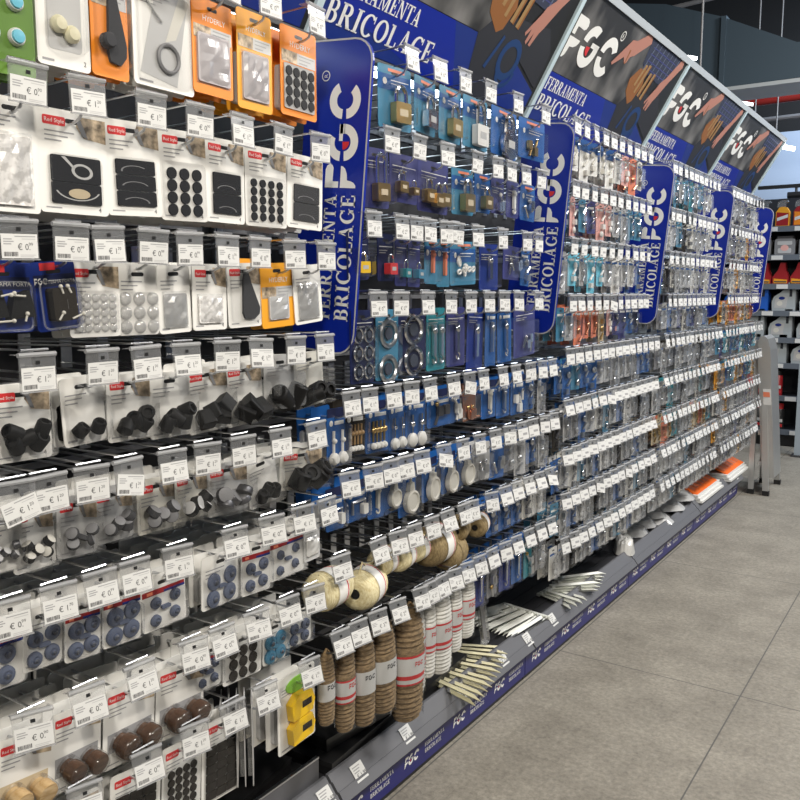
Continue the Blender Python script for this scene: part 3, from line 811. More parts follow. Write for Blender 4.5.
def k_felt_strips(t, w, h, s, n=3, x0=-.33, x1=.38, mat='felt', style='red'):
    backing(t, w, h, style)
    zs = lin(.10, .60, n + 1)
    for i in range(n):
        m = MB(); m.prism(rrect(w * x0, w * x1, h * zs[i] + .001, h * zs[i + 1] - .001, .002, 2), -.0035, -.0012, mat)
        m.polys(ring(0, 0, 1, .88, 20 * i, 150 + 20 * i, 10), lambda a, b: (a * w * .25, h * (zs[i] + .04) + b * h * .06), -.0038, 'midgrey'); m.build('felt_sheet', t)
    blister(t, w * x0 - .003, w * x1 + .003, h * .08, h * .62, .006)


def k_dots(t, w, h, s, nx=4, ny=4, r=.009, z0=.12, z1=.52, style='red', mat='felt', card='white', sheet=None):
    backing(t, w, h, style, card)
    if sheet:
        m = MB(); m.prism(rrect(-w * .42, w * .42, h * z0 - r * 1.5, h * z1 + r * 1.5, .003, 2), -.0026, -.0012, sheet); m.build('pad_sheet', t)
    mm = w * .40 - r * .6
    xs = lin(-mm + r * .5, mm - r * .5, nx); zs = lin(h * z0, h * z1, ny)
    rr = min(r, (xs[1] - xs[0]) * .46, (zs[1] - zs[0]) * .48)
    dots(t, xs, zs, rr, mat, .004 if sheet else .003)
    blister(t, -w * .45, w * .45, max(.004, h * z0 - r * 1.7), h * z1 + r * 1.7, .008)


def k_squares(t, w, h, s, nx=3, ny=6):
    backing(t, w, h, 'red')
    xs = lin(-w * .40, w * .40, nx + 1); zs = lin(h * .05, h * .70, ny + 1); me = None
    m = MB(); m.prism(rrect(0.0008, xs[1] - xs[0] - .0008, .0008, zs[1] - zs[0] - .0008, .0015, 2), -.003, 0, 'feltbrown')
    for x in xs[:-1]:
        for z in zs[:-1]:
            if me is None: me = m.build('felt_pad', t, (x, -.0012, z)).data
            else: put(me, 'felt_pad', t, (x, -.0012, z))
    blister(t, -w * .43, w * .43, h * .03, h * .72, .006)


def k_bag(t, w, h, s, style='red', card='white', z0=.06, z1=.66, fill='bits', mat='clearsoft', x=.38):
    backing(t, w, h, style, card)
    m = MB(); m.prism(rrect(-w * x * .93, w * x * .93, h * z0 + .003, h * z1 - .004, .004, 2), -.004, -.0012, fill); m.build('contents', t)
    film(t, -w * x, w * x, h * z0, h * z1, .009, mat, s)


def k_bumpers(t, w, h, s, nx=5, ny=5, r=.007):
    backing(t, w, h, 'red' if nx > 4 else 'plain')
    m = MB(); m.lathe([(r, 0), (r * .92, r * .3), (r * .6, r * .55), (.0004, r * .62)], 'bumper', 14, Matrix.Rotation(R(90), 4, 'X'))
    me = None
    for x in lin(-w * .32, w * .34, nx):
        for z in lin(h * .12, h * .52, ny):
            if me is None: me = m.build('clear_bumper', t, (x, -.0012, z)).data
            else: put(me, 'clear_bumper', t, (x, -.0012, z))
    blister(t, -w * .43, w * .43, h * .04, h * .62, .010)


def k_stop(t, w, h, s, wedge=True):
    backing(t, w, h, 'ferma', 'deepblue')
    z0, z1 = h * .10, h * .66
    if wedge:
        for sx in (-.25, .2):
            m = MB(); m.prism([(w * sx - .016, z0 + .008), (w * sx + .020, z0 + .012), (w * sx + .012, z1 - .004), (w * sx - .010, z1 - .012)], -.016, -.002, 'rubber'); m.build('door_wedge', t)
    else:
        m = MB(); m.prism(rrect(-w * .25, w * .28, z0 + .004, z1 - .004, .004, 2), -.02, -.002, 'feltbrown'); m.rect(w * .06, w * .065, z0 + .02, z1 - .02, -.0203, 'midgrey'); m.build('door_stop', t)
    q = random.Random(s)
    for k in range(4):
        a = q.uniform(0, 3.1); x = w * q.uniform(-.25, .3); z = z0 + .006 if k < 2 else z1 - .012
        m = MB(); dx, dz = .010 * math.cos(a), abs(.010 * math.sin(a)); m.tube([(x - dx, -.021, z), (x + dx, -.021, z + dz)], .0014, 'offwhite', 6); m.ell((x + dx, -.021, z + dz), (.003, .003, .003), 'offwhite', 8, 5); m.build('screw', t)
    o = rrect(-w * .42, w * .42, z0 - .006, z1 + .006, .008, 3); c = [(a, -.010, b) for a, b in o] + [(o[0][0], -.010, o[0][1])]
    m = MB(); m.tube(c, .0016, 'clearsoft', 5); m.build('blister_rim', t)
    blister(t, -w * .42, w * .42, z0 - .006, z1 + .006, .024)


def k_caps(t, w, h, s, n=4, square=False, mat='rubber', style='red', card='white', r=.014, L=.026, bagmat='clear', top='darkmetal', name='rubber_cap', zr=.52):
    backing(t, w, h, style, card)
    sc = w / .09 * .95
    caps_pile(t, w, h, mat, s, n, square, r * sc, name, L * sc, top)
    blister(t, -w * .44, w * .46, h * .04, h * zr + .02, .034 * sc, bagmat)


def k_glide4(t, w, h, s, style='euro', n=4, mat='padblue', r=.0115):
    backing(t, w, h, style)
    pts = [(-.22, .18), (.22, .22), (-.2, .50), (.24, .54)][:n] if n > 2 else [(.1, .2), (.12, .52)]
    for fx, fz in pts:
        m = MB(); m.lathe([(r, 0), (r * .98, .004), (r * .6, .0065), (r * .34, .0055), (r * .3, .009), (.0004, .0095)], mat, 16, Matrix.Rotation(R(90), 4, 'X')); m.lathe([(r * .3, .0091), (r * .18, .011), (.0003, .0112)], 'padcore', 10, Matrix.Rotation(R(90), 4, 'X')); m.build('glide', t, (w * fx, -.0012, h * fz), (R(s % 7), 0, 0))
    if n > 2:
        m = MB(); m.prism(rrect(-.008, .010, h * .35, h * .35 + .006, .002, 2), -.006, -.0012, mat); m.build('spare_pin', t)
    blister(t, -w * .46, w * .46, h * .05, h * .68, .016)


def k_knobs(t, w, h, s, mat='wood', style='red'):
    backing(t, w, h, style)
    m = MB(); m.flat([(-w * .42, h * .20), (w * .44, h * .20), (w * .44, h * .47), (-w * .42, h * .44)], -.0012, 'greyink' if mat == 'wood' else 'beige'); text(m, '2', w * .2, h * .06, .010, -.0012, 'ink'); m.build('card_window', t)
    r = .0165 * w / .085
    for sx in (-.20, .24):
        m = MB(); m.lathe([(r * .75, 0), (r * .8, .007), (r * .98, .010), (r, .024), (r * .94, .0265), (r * .9, .0265), (.0004, .0268)], mat, 20, Matrix.Rotation(R(90), 4, 'X')); m.build('wooden_glide', t, (w * sx, -.0015, h * .31), (R(12), 0, R(8)))
        m = MB(); m.lathe([(r * 1.12, 0), (r * 1.1, .026), (r * .95, .0305), (.0004, .0315)], 'clear', 16, Matrix.Rotation(R(90), 4, 'X')); m.build('blister_dome', t, (w * sx, -.0013, h * .31), (R(12), 0, R(8)))


def k_horn(t, w, h, s, style='red', card='white', mat='feltgrey'):
    backing(t, w, h, style, card)
    m = MB(); m.prism([(-w * .05, h * .14), (w * .22, h * .12), (w * .38, h * .2), (w * .40, h * .30), (w * .16, h * .70), (w * .10, h * .84), (-.002, h * .84), (-w * .06, h * .7), (-w * .1, h * .22)], -.006, -.0012, mat)
    if card == 'amber' or card == 'orange':
        m.lathe([(w * .17, 0), (w * .17, .010), (w * .13, .013), (.0004, .0135)], mat, 18, Matrix.Translation((-w * .18, -.006, h * .3)) @ Matrix.Rotation(R(90), 4, 'X'))
    m.build('felt_tongue', t)
    blister(t, -w * .42, w * .44, h * .08, h * .88, .016 if card != 'white' else .009)


def k_ring(t, w, h, s):
    backing(t, w, h, 'plain')
    m = MB(); m.flat([(-w * .40, h * .12), (w * .2, h * .05), (w * .42, h * .9), (-w * .1, h * .95)], -.0012, 'palegrey'); m.flat([(w * .02, h * .45), (w * .2, h * .5), (w * .44, h * .88), (w * .28, h * .93)], -.0015, 'offwhite'); m.build('card_picture', t)
    m = MB(); pts = [(w * .05 + math.cos(a) * w * .17, -.004, h * .30 + math.sin(a) * w * .17) for a in [2 * math.pi * i / 20 for i in range(21)]]; m.tube(pts, .003, 'midgrey', 6); m.build('ring', t)
    m = MB(); m.tube([(-w * .38, -.004, h * .85), (-.005, -.004, h * .62)], .0016, 'palegrey', 5); m.build('strip', t)
    blister(t, -w * .44, w * .44, h * .04, h * .9, .008)


def k_pads_green(t, w, h, s):
    backing(t, w, h, 'plain', 'green')
    r = w * .15
    for fx in (-.28, .16):
        for fz in (.26, .49, .72):
            m = MB(); m.lathe([(r, 0), (r, .004), (r * .86, .006), (r * .86, .0061)], 'white', 20, Matrix.Rotation(R(90), 4, 'X')); m.lathe([(r * .78, .006), (r * .7, .009), (.0003, .010)], 'cyan', 18, Matrix.Rotation(R(90), 4, 'X')); m.build('round_pad', t, (w * fx, -.0012, h * fz))
    blister(t, -w * .47, w * .47, h * .1, h * .86, .014)


def k_cups(t, w, h, s):
    backing(t, w, h, 'plain', 'white')
    m = MB(); m.flat(rrect(-w * .30, w * .34, h * .14, h * .9, .006), -.0012, 'palegrey'); text(m, '2', w * .36, .008, .009, -.0012, 'ink'); m.build('card_window', t)
    for x, z in ((-.12, .34), (.12, .28), (-.05, .72), (.14, .70)):
        m = MB(); m.lathe([(.011, 0), (.012, .006), (.008, .012), (.0003, .013)], 'ivory', 16, Matrix.Rotation(R(90), 4, 'X')); m.build('screw_cup', t, (w * x, -.0014, h * z))
    blister(t, -w * .34, w * .38, h * .12, h * .94, .018)


def k_yellow(t, w, h, s):
    backing(t, w, h, 'plain', 'white')
    m = MB(); m.prism(disc(0, h * .84, w * .3, h * .1, 14), -.004, -.0012, 'lime'); m.build('green_tab', t)
    for z in (.10, .42):
        m = MB(); q = [(-w * .26, h * z), (w * .26, h * (z + .02)), (w * .32, h * (z + .16)), (w * .24, h * (z + .30)), (-w * .12, h * (z + .32)), (-w * .30, h * (z + .22))]
        m.prism(q, -.018, -.002, 'yellow'); m.rect(-.004, w * .22, h * (z + .12), h * (z + .21), -.0184, 'feltbrown'); m.build('yellow_block', t)
    film(t, -w * .45, w * .45, h * .02, h * .9, .022, 'clear', s)


def k_plate(t, w, h, s):
    for k in range(5):
        m = MB(); m.prism(rrect(-w / 2, w / 2, 0, h, .004, 2), -.002 + k * .014, k * .014, 'palegrey'); m.prism(rrect(-w * .4, w * .4, h * .1, h * .8, .004, 2), k * .014, k * .014 + .008, 'clearsoft'); m.build('card', t)


# bay before the first banner: kind, photo extent (left, right, top, bottom), look, tilt
ROWZ0 = [1.735, 1.515, 1.320, 1.150, .987, .833, .670, .527]
BAY0 = [
    [(k_pads_green, -22, 33, None, 74, 'green card with round cyan pads', 0, 'pad_pack'), (k_cups, 37, 88, None, 68, 'white blister with cream screw cups', 0, 'screw_cup_pack'), (lambda t, w, h, s: k_horn(t, w, h, s, 'orange', 'orange'), 90, 128, None, 78, 'orange card with dark grey felt tongue', 0, 'felt_pack'), (k_ring, 133, 194, None, 90, 'wide white card with grey ring', 0, 'ring_pack'),
     (lambda t, w, h, s: k_bag(t, w, h, s, 'orange', 'orange', .10, .66, 'lilac', x=.43), 192, 233, None, 96, 'orange card with clear sheet bag', 0, 'felt_pack'), (lambda t, w, h, s: k_bag(t, w, h, s, 'orange', 'amber', .08, .60, 'lilac', x=.40), 237, 272, 10, 111, 'yellow-orange card with clear bag', 0, 'felt_pack'), (lambda t, w, h, s: k_dots(t, w, h, s, 4, 4, .0085, .16, .50, 'orange', 'feltgrey', 'orange', 'palegrey'), 280, 317, 23, 118, 'orange card with sixteen grey dots', 0, 'felt_pack')],
    [(lambda t, w, h, s: k_bag(t, w, h, s, 'plain', 'white', .04, .7, 'bits'), -14, 38, 97, 212, 'white card with bag of white bits', 0, 'bumper_pack'), (k_felt_shapes, 40, 107, 112, 214, 'red-logo card with two shaped black felt sheets', 0, 'felt_pack'), (k_felt_strips, 108, 161, 122, 216, 'red-logo card with three black felt strips', -2, 'felt_pack'), (lambda t, w, h, s: k_dots(t, w, h, s, 3, 4, .011, .12, .52), 162, 206, 131, 221, 'red-logo card with twelve big black dots', -1, 'felt_pack'),
     (lambda t, w, h, s: k_felt_strips(t, w, h, s, 2), 205, 245, 138, 223, 'red-logo card with two dark felt sheets', 0, 'felt_pack'), (lambda t, w, h, s: k_dots(t, w, h, s, 4, 5, .008, .12, .54), 246, 286, 146, 227, 'red-logo card with twenty small black dots', 0, 'felt_pack'), (lambda t, w, h, s: k_felt_strips(t, w, h, s, 2, mat='feltgrey'), 287, 321, 150, 229, 'red-logo card with grey felt sheets', 2, 'felt_pack')],
    [(lambda t, w, h, s: k_stop(t, w, h, s, True), -28, 33, 263, 333, 'wide dark blue blister with black door wedges', 0, 'door_stop_pack'), (lambda t, w, h, s: k_stop(t, w, h, s, False), 37, 80, 261, 330, 'dark blue blister with brown door stop', -5, 'door_stop_pack'), (lambda t, w, h, s: k_bumpers(t, w, h, s, 5, 5, .0065), 70, 119, 262, 337, 'white card with twenty-five clear bumpers', 0, 'bumper_pack'), (lambda t, w, h, s: k_bumpers(t, w, h, s, 3, 3, .0105), 118, 158, 265, 335, 'white card with nine large clear bumpers', 0, 'bumper_pack'),
     (lambda t, w, h, s: k_bag(t, w, h, s, 'plain', 'white', .06, .62, 'bumper'), 158, 192, 265, 333, 'plain white card with clear square', -2, 'bumper_pack'), (lambda t, w, h, s: k_bag(t, w, h, s, 'red', 'white', .08, .55, 'bits'), 192, 227, 264, 330, 'red-logo card with crinkled clear bag', 0, 'bumper_pack'), (k_horn, 229, 261, 263, 327, 'white card with dark grey felt tongue', -2, 'felt_pack'), (lambda t, w, h, s: k_bag(t, w, h, s, 'orange', 'amber', .1, .52, 'palegrey', x=.32), 261, 296, 263, 327, 'yellow-orange card with small clear bag', -3, 'felt_pack'), (lambda t, w, h, s: k_bag(t, w, h, s, 'plain', 'white', .05, .7, 'bumper'), 295, 323, 265, 323, 'white card with clear bag', -5, 'bumper_pack')],
    [(lambda t, w, h, s: k_caps(t, w, h, s, 5, r=.0125, L=.03), -6, 50, 384, 461, 'red-logo card with big black rubber caps', 0, 'rubber_cap_pack'), (lambda t, w, h, s: k_caps(t, w, h, s, 2, style='plain'), 63, 106, 376, 444, 'white card with two black caps', -3, 'rubber_cap_pack'), (lambda t, w, h, s: k_caps(t, w, h, s, 4), 107, 151, 374, 440, 'red-logo card with four black caps', 0, 'rubber_cap_pack'), (lambda t, w, h, s: k_caps(t, w, h, s, 4, style='plain', L=.03), 150, 190, 372, 437, 'plain card with black tube caps', 0, 'rubber_cap_pack'), (lambda t, w, h, s: k_caps(t, w, h, s, 4, True), 190, 229, 366, 431, 'red-logo card with square black caps', -4, 'rubber_cap_pack'),
     (lambda t, w, h, s: k_caps(t, w, h, s, 3, True, r=.018), 228, 263, 362, 424, 'red-logo card with broad black caps', -3, 'rubber_cap_pack'), (lambda t, w, h, s: k_caps(t, w, h, s, 2, r=.02, L=.05, bagmat='clearsoft', style='plain', card='palegrey'), 264, 296, 354, 409, 'grey card with long black caps', 0, 'rubber_cap_pack'), (lambda t, w, h, s: k_caps(t, w, h, s, 3, r=.015, L=.05, style='plain', card='offwhite'), 294, 326, 352, 406, 'grey bag of long black caps', -4, 'rubber_cap_pack')],
    [(lambda t, w, h, s: k_caps(t, w, h, s, 5, mat='darkmetal', style='plain', r=.011, L=.016, name='glide', top='palegrey', bagmat='clear'), -18, 22, 512, 572, 'white card with chrome glides', 0, 'glide_pack'), (lambda t, w, h, s: k_caps(t, w, h, s, 5, mat='rubber', style='red', r=.012, L=.016, name='glide', top='offwhite'), 12, 55, 504, 570, 'white card with dark metal glides', -1, 'glide_pack'), (lambda t, w, h, s: k_caps(t, w, h, s, 5, mat='feltgrey', style='red', card='palegrey', r=.014, L=.012, name='glide', top='midgrey', bagmat='clear'), 56, 96, 495, 556, 'grey bag with five grey discs', 2, 'glide_pack'), (lambda t, w, h, s: k_caps(t, w, h, s, 4, mat='feltgrey', style='red', card='palegrey', r=.013, L=.02, name='glide', top='midgrey', bagmat='clear'), 94, 133, 485, 541, 'grey bag with round grey glides', 0, 'glide_pack'),
     (lambda t, w, h, s: k_caps(t, w, h, s, 5, mat='feltgrey', style='red', card='offwhite', r=.014, L=.014, name='glide', top='midgrey'), 137, 177, 477, 531, 'white card with five dark discs', 0, 'glide_pack'), (lambda t, w, h, s: k_caps(t, w, h, s, 4, mat='rubber', style='red', card='offwhite', r=.016, L=.02, name='glide', top='palegrey'), 174, 208, 470, 519, 'white card with four dotted discs', 0, 'glide_pack'), (lambda t, w, h, s: k_caps(t, w, h, s, 5, mat='darkmetal', style='red', card='palegrey', r=.015, L=.014, name='glide', top='midgrey', bagmat='clear'), 208, 247, 462, 513, 'grey bag with standing metal discs', 0, 'glide_pack'), (lambda t, w, h, s: k_caps(t, w, h, s, 3, style='plain', L=.03), 250, 279, 455, 504, 'tilted white card with black caps', -8, 'rubber_cap_pack'), (lambda t, w, h, s: k_caps(t, w, h, s, 4, style='red', card='offwhite', L=.03, r=.016), 280, 320, 448, 488, 'beige card with black caps', 4, 'rubber_cap_pack')],
    [(lambda t, w, h, s: k_glide4(t, w, h, s, n=2, r=.013), -28, 24, 624, 690, 'white card with two blue-grey glides', 2, 'glide_pack'), (lambda t, w, h, s: k_glide4(t, w, h, s, 'plain'), 20, 61, 606, 668, 'card with four small blue-grey glides', 3, 'glide_pack'), (lambda t, w, h, s: k_glide4(t, w, h, s, r=.0125), 63, 99, 598, 659, 'card with four ringed grey glides', 3, 'glide_pack'), (lambda t, w, h, s: k_glide4(t, w, h, s, r=.0145), 101, 140, 585, 644, 'card with four large blue rings', 3, 'glide_pack'), (lambda t, w, h, s: k_glide4(t, w, h, s, r=.010), 142, 186, 572, 626, 'wide card with four small nail glides', -1, 'glide_pack'),
     (lambda t, w, h, s: k_glide4(t, w, h, s, 'plain', r=.015), 199, 240, 553, 605, 'card with four navy round glides', 2, 'glide_pack'), (lambda t, w, h, s: k_glide4(t, w, h, s, r=.011), 241, 269, 541, 593, 'narrow card with four grey glides', 2, 'glide_pack'), (lambda t, w, h, s: k_glide4(t, w, h, s, r=.009), 269, 304, 528, 576, 'card with four tiny dark glides', 0, 'glide_pack'), (lambda t, w, h, s: k_bag(t, w, h, s, 'plain', 'palegrey', .1, .6, 'white', x=.4), 303, 320, 520, 560, 'narrow blister with white plastic glide', 0, 'glide_pack')],
    [(lambda t, w, h, s: k_knobs(t, w, h, s, 'paleknob'), -8, 48, 735, 816, 'white card with two pale wooden glides', 5, 'wooden_glide_pack'), (k_knobs, 48, 99, 708, 787, 'red-logo card with two brown glides', 4, 'wooden_glide_pack'), (k_knobs, 100, 154, 684, 761, 'white card with two brown glides', 4, 'wooden_glide_pack'), (k_knobs, 154, 202, 664, 734, 'red-logo card with pair of brown glides', 4, 'wooden_glide_pack'), (lambda t, w, h, s: k_glide4(t, w, h, s, 'euro', r=.008), 193, 220, 644, 689, 'grey card with small nail glides', 3, 'glide_pack'), (lambda t, w, h, s: k_dots(t, w, h, s, 3, 3, .013, .16, .62, 'plain', 'feltbrown'), 222, 261, 632, 679, 'card with nine black dots', 3, 'felt_pack'), (lambda t, w, h, s: k_glide4(t, w, h, s, 'plain', mat='skyblue', r=.014), 262, 285, 620, 662, 'card with clear blue domes', 2, 'glide_pack'), (lambda t, w, h, s: k_glide4(t, w, h, s, 'plain', r=.011), 286, 310, 610, 644, 'card with four grey pads', 2, 'glide_pack')],
    [(lambda t, w, h, s: k_squares(t, w, h, s, 3, 4), 42, 98, 800, 880, 'card with twelve black squares', 4, 'felt_pack'), (lambda t, w, h, s: k_squares(t, w, h, s, 3, 5), 108, 158, 768, 842, 'card with fifteen black squares', 4, 'felt_pack'), (lambda t, w, h, s: k_dots(t, w, h, s, 4, 6, .009, .08, .62, 'red', 'feltbrown'), 159, 200, 742, 816, 'red-logo card with twenty-four black dots', 4, 'felt_pack'), (lambda t, w, h, s: k_squares(t, w, h, s, 3, 6), 200, 238, 718, 798, 'card with eighteen black squares', 3, 'felt_pack'), (k_plate, 236, 268, 690, 775, 'edge-on stack of clear grey cards', 0, 'felt_pack'), (k_yellow, 277, 316, 665, 745, 'clear bag with two yellow blocks', 0, 'yellow_block_pack')]]
PR = ['0.90', '0.90', '0.99', '1.20', '1.20', '0.99', '0.90', '1.50', '1.70', '2.50']
BACKN = [3, 4, 2, 2, 3, 6, 5, 3]
bk = {}


def back_mesh(w, h, card, fill):
    key = (round(w, 2), round(h, 2), card, fill)
    if key not in bk:
        m = MB(); ww, hh = key[0], key[1]
        m.prism(rrect(-ww / 2, ww / 2, 0, hh, .005, 2), -.0008, .0008, card); m.prism(rrect(-ww * .4, ww * .4, hh * .08, hh * .6, .006, 2), -.011, -.0008, fill)
        o = m.build('carded_pack'); bk[key] = o.data; bpy.data.objects.remove(o)
    return bk[key]


TILT = [0, 0, 0, 2, 5, 10, 14, 15, 15]
for r, row in enumerate(BAY0):
    for i, (fn, x0, x1, yt, yb, look, roll, nm) in enumerate(row):
        xm = (x0 + x1) / 2
        ya, zb = at(xm, yb, XC)
        zt = ROWZ0[r] - .022 if yt is None else at(xm, yt, XC)[1]
        ym = (yb + (yt if yt is not None else yb - 100)) / 2
        w = at(x1, ym, XC)[0] - at(x0, ym, XC)[0]; h = min(zt, ROWZ0[r] - .014) - zb
        Y = at(xm, ym, XC)[0]
        where = f'{ORD[i + 1]} along {ORD[r + 1]} row {BAYWORD[0]}'
        if len((look + ', ' + where).split()) > 16: where = f'{ORD[i + 1]} in {ORD[r + 1]} row before first banner'
        t = new_pack(nm, look + ', ' + where, 'pack', None, Y, zb, w, h, roll, twist=(44 if fn is k_plate else rnd.gauss(0, 2.5)), X=XC)
        fn(t, w, h, r * 20 + i)
        price_hook(Y + rnd.uniform(-.003, .003), ROWZ0[r], 0, r + 1, i + 1, PR[(i * 3 + r) % 9] if r not in (3, 4) else '1.20', TILT[r])
        if fn is k_plate: continue
        card = {'orange': 'orange', 'yellow': 'amber', 'green': 'green', 'dark': 'deepblue'}.get(look.split()[0].split('-')[0], 'white')
        if 'dark blue' in look: card = 'deepblue'
        me = back_mesh(w, h, card, 'palegrey' if r != 3 else 'rubber')
        for k in range(BACKN[r]):
            o = put(me, 'carded_pack', None, (XC - .026 - k * (.036 if r > 4 else .028), Y + rnd.gauss(0, .003), zb + rnd.gauss(0, .002)), (0, R(roll * .5 + rnd.gauss(0, 1.2)), R(90 + rnd.gauss(0, 1.5))))
            tag(o, f'pack hanging behind the {ORD[i + 1]} front pack of {ORD[r + 1]} row {BAYWORD[0]}', 'pack', f'packs behind the {ORD[i + 1]} pack, {ORD[r + 1]} row, white-card bay')

# ------------------------------------------------------------------ second bay: padlocks, hooks, twine, rope
def blob(m, w, h, kind, r):
    """small hardware shapes inside a blister, added to one mesh"""
    if kind == 'lock':
        pass


def padlock(root, x, z, s, body, round_=False, tall=1.0, shackle='chrome', y=-.012):
    m = MB()
    if round_: m.lathe([(s * .6, -.008), (s * .62, -.004), (s * .62, .004), (s * .6, .008)], body, 18, Matrix.Translation((x, y, z)) @ Matrix.Rotation(R(90), 4, 'X'))
    else: m.prism(rrect(x - s * .55, x + s * .55, z - s * .45, z + s * .45, s * .1, 3), y - .008, y + .008, body)
    m.rect(x - s * .3, x + s * .3, z - s * .15, z + s * .15, y - .0084, 'palegrey' if body != 'brass' else 'sand')
    b = m.build('padlock_body', root)
    m = MB(); rr = s * .36; z0 = z + s * .42; zt = z0 + s * .35 * tall
    pts = [(x - rr, y, z0 - .004), (x - rr, y, zt)] + [(x + rr * math.cos(R(a)), y, zt + rr * math.sin(R(a))) for a in (150, 120, 90, 60, 30)] + [(x + rr, y, zt), (x + rr, y, z0 - .004)]
    m.tube(pts, s * .1, shackle, 8); m.build('shackle', root)


def k_lock(body='brass', style='sky', card='skyblue', tall=1.0, n=1, round_=False):
    def f(t, w, h, s):
        backing(t, w, h, style, card)
        if n == 1: padlock(t, w * .06, h * .26, w * .42, body, round_, tall)
        elif n == 2:
            padlock(t, -w * .2, h * .3, w * .26, body, round_, 1.6); padlock(t, w * .24, h * .26, w * .18, body, round_, 1.3)
        else:
            for k, (a, b) in enumerate(((-.26, .30), (.0, .24), (.26, .28))[:n]): padlock(t, w * a, h * b, w * .26, body, round_, 1.0, y=-.012 - .004 * (k % 2))
        blister(t, -w * .40, w * .44, h * .06, h * .70, .028)
    return f


def k_chain(t, w, h, s):
    backing(t, w, h, 'sky', 'skyblue')
    q = random.Random(s)
    for k in range(9):
        x, z = q.uniform(-.3, .3) * w, h * q.uniform(.16, .6); a = q.uniform(0, 3.1)
        pts = [(x + .009 * math.cos(b) * math.cos(a) - .005 * math.sin(b) * math.sin(a), -.006 - .002 * (k % 3), z + .009 * math.cos(b) * math.sin(a) + .005 * math.sin(b) * math.cos(a)) for b in [2 * math.pi * i / 10 for i in range(11)]]
        m = MB(); m.tube(pts, .0028, 'white', 6); m.build('chain_link', t)
    blister(t, -w * .42, w * .42, h * .08, h * .72, .022)


def k_rings(nx, nz, r, card='navy', mat='chrome', style='navy'):
    def f(t, w, h, s):
        backing(t, w, h, style, card)
        me = None
        for x in lin(-w * .22, w * .22, nx):
            for z in lin(h * .16, h * .66, nz):
                m = MB(); rr = r * w
                pts = [(rr * math.cos(a), -.005, rr * math.sin(a)) for a in [2 * math.pi * i / 16 for i in range(17)]]
                if me is None:
                    m.tube(pts, rr * .2, mat, 7); m.lathe([(rr * .5, -.006), (rr * .5, -.002)], 'padcore', 12, Matrix.Translation((0, -.009, 0)) @ Matrix.Rotation(R(90), 4, 'X')); me = m.build('metal_ring', t, (x, 0, z)).data
                else: put(me, 'metal_ring', t, (x, 0, z))
        blister(t, -w * .42, w * .42, h * .04, h * .80, .02)
    return f


def k_long(card='cardblue', mat='steel', n=1, style='fgcblue', d=.02, hookend=True, ring=False):
    def f(t, w, h, s):
        backing(t, w, h, style, card)
        for x in lin(-w * .2, w * .2, n):
            m = MB(); z0, z1 = h * .1, h * .74
            m.prism(rrect(x - w * .07, x + w * .07, z0 + h * .14, z1, .003, 2), -.010, -.003, mat)
            if hookend: m.tube([(x, -.007, z0 + h * .16)] + [(x + w * .1 * math.sin(R(a)), -.007, z0 + h * .08 + h * .06 * math.cos(R(a))) for a in (0, 40, 90, 140, 180, 230, 280)], w * .035, mat, 6)
            m.ell((x, -.009, z1 - h * .1), (w * .11, .005, h * .06), mat, 10, 6); m.build('fitting', t)
        blister(t, -w * .42, w * .42, h * .04, h * .80, d)
    return f


def k_balls(card='cardblue', n=2, mat='white', stem='steel', r=.21, z=.14):
    def f(t, w, h, s):
        backing(t, w, h, 'fgcblue', card)
        for x in lin(-w * .24, w * .24, n):
            m = MB(); m.lathe([(w * r * 1.0, -.003), (w * r, .003), (w * r * .6, .009), (.0004, .010)] if n < 4 else [(.0004, -w * .1), (w * .07, -w * .07), (w * .1, 0), (w * .07, w * .07), (.0004, w * .1)], mat, 16, Matrix.Translation((x, -.007, h * z)) @ Matrix.Rotation(R(90), 4, 'X')); m.build('white_knob', t)
            m = MB(); m.tube([(x, -.006, h * (z + .08)), (x, -.006, h * .62)], w * .05 if n < 4 else w * .035, stem, 6); m.ell((x, -.008, h * .45), (w * .09, .006, w * .09), stem, 8, 5); m.build('hook_stem', t)
        blister(t, -w * .44, w * .44, h * .02, h * .76, .022)
    return f


def k_wheel(t, w, h, s):
    backing(t, w, h, 'fgcblue', 'cardblue')
    m = MB(); rr = w * .36; T = Matrix.Translation((w * .06, -.010, h * .28)) @ Matrix.Rotation(R(90), 4, 'X')
    m.lathe([(rr * .8, -.008), (rr, -.006), (rr, .006), (rr * .82, .008), (rr * .7, .005), (.0004, .005)], 'offwhite', 22, T); m.build('white_wheel', t)
    m = MB(); m.prism([(-w * .1, h * .5), (w * .2, h * .5), (w * .16, h * .66), (-w * .04, h * .66)], -.014, -.003, 'offwhite'); m.tube([(w * .06, -.008, h * .62), (w * .06, -.008, h * .74)], w * .06, 'white', 6); m.build('wheel_bracket', t)
    blister(t, -w * .42, w * .46, h * .04, h * .78, .026)


def k_bracket(t, w, h, s):
    backing(t, w, h, 'fgcblue', 'cardblue')
    m = MB(); m.tube([(-w * .3, -.006, h * .2), (-w * .3, -.006, h * .5), (w * .3, -.006, h * .5), (w * .3, -.006, h * .2)], w * .05, 'steel', 6); m.prism(rrect(w * .12, w * .34, h * .14, h * .4, .003, 2), -.014, -.003, 'white'); m.build('fitting', t)
    blister(t, -w * .42, w * .42, h * .06, h * .66, .02)


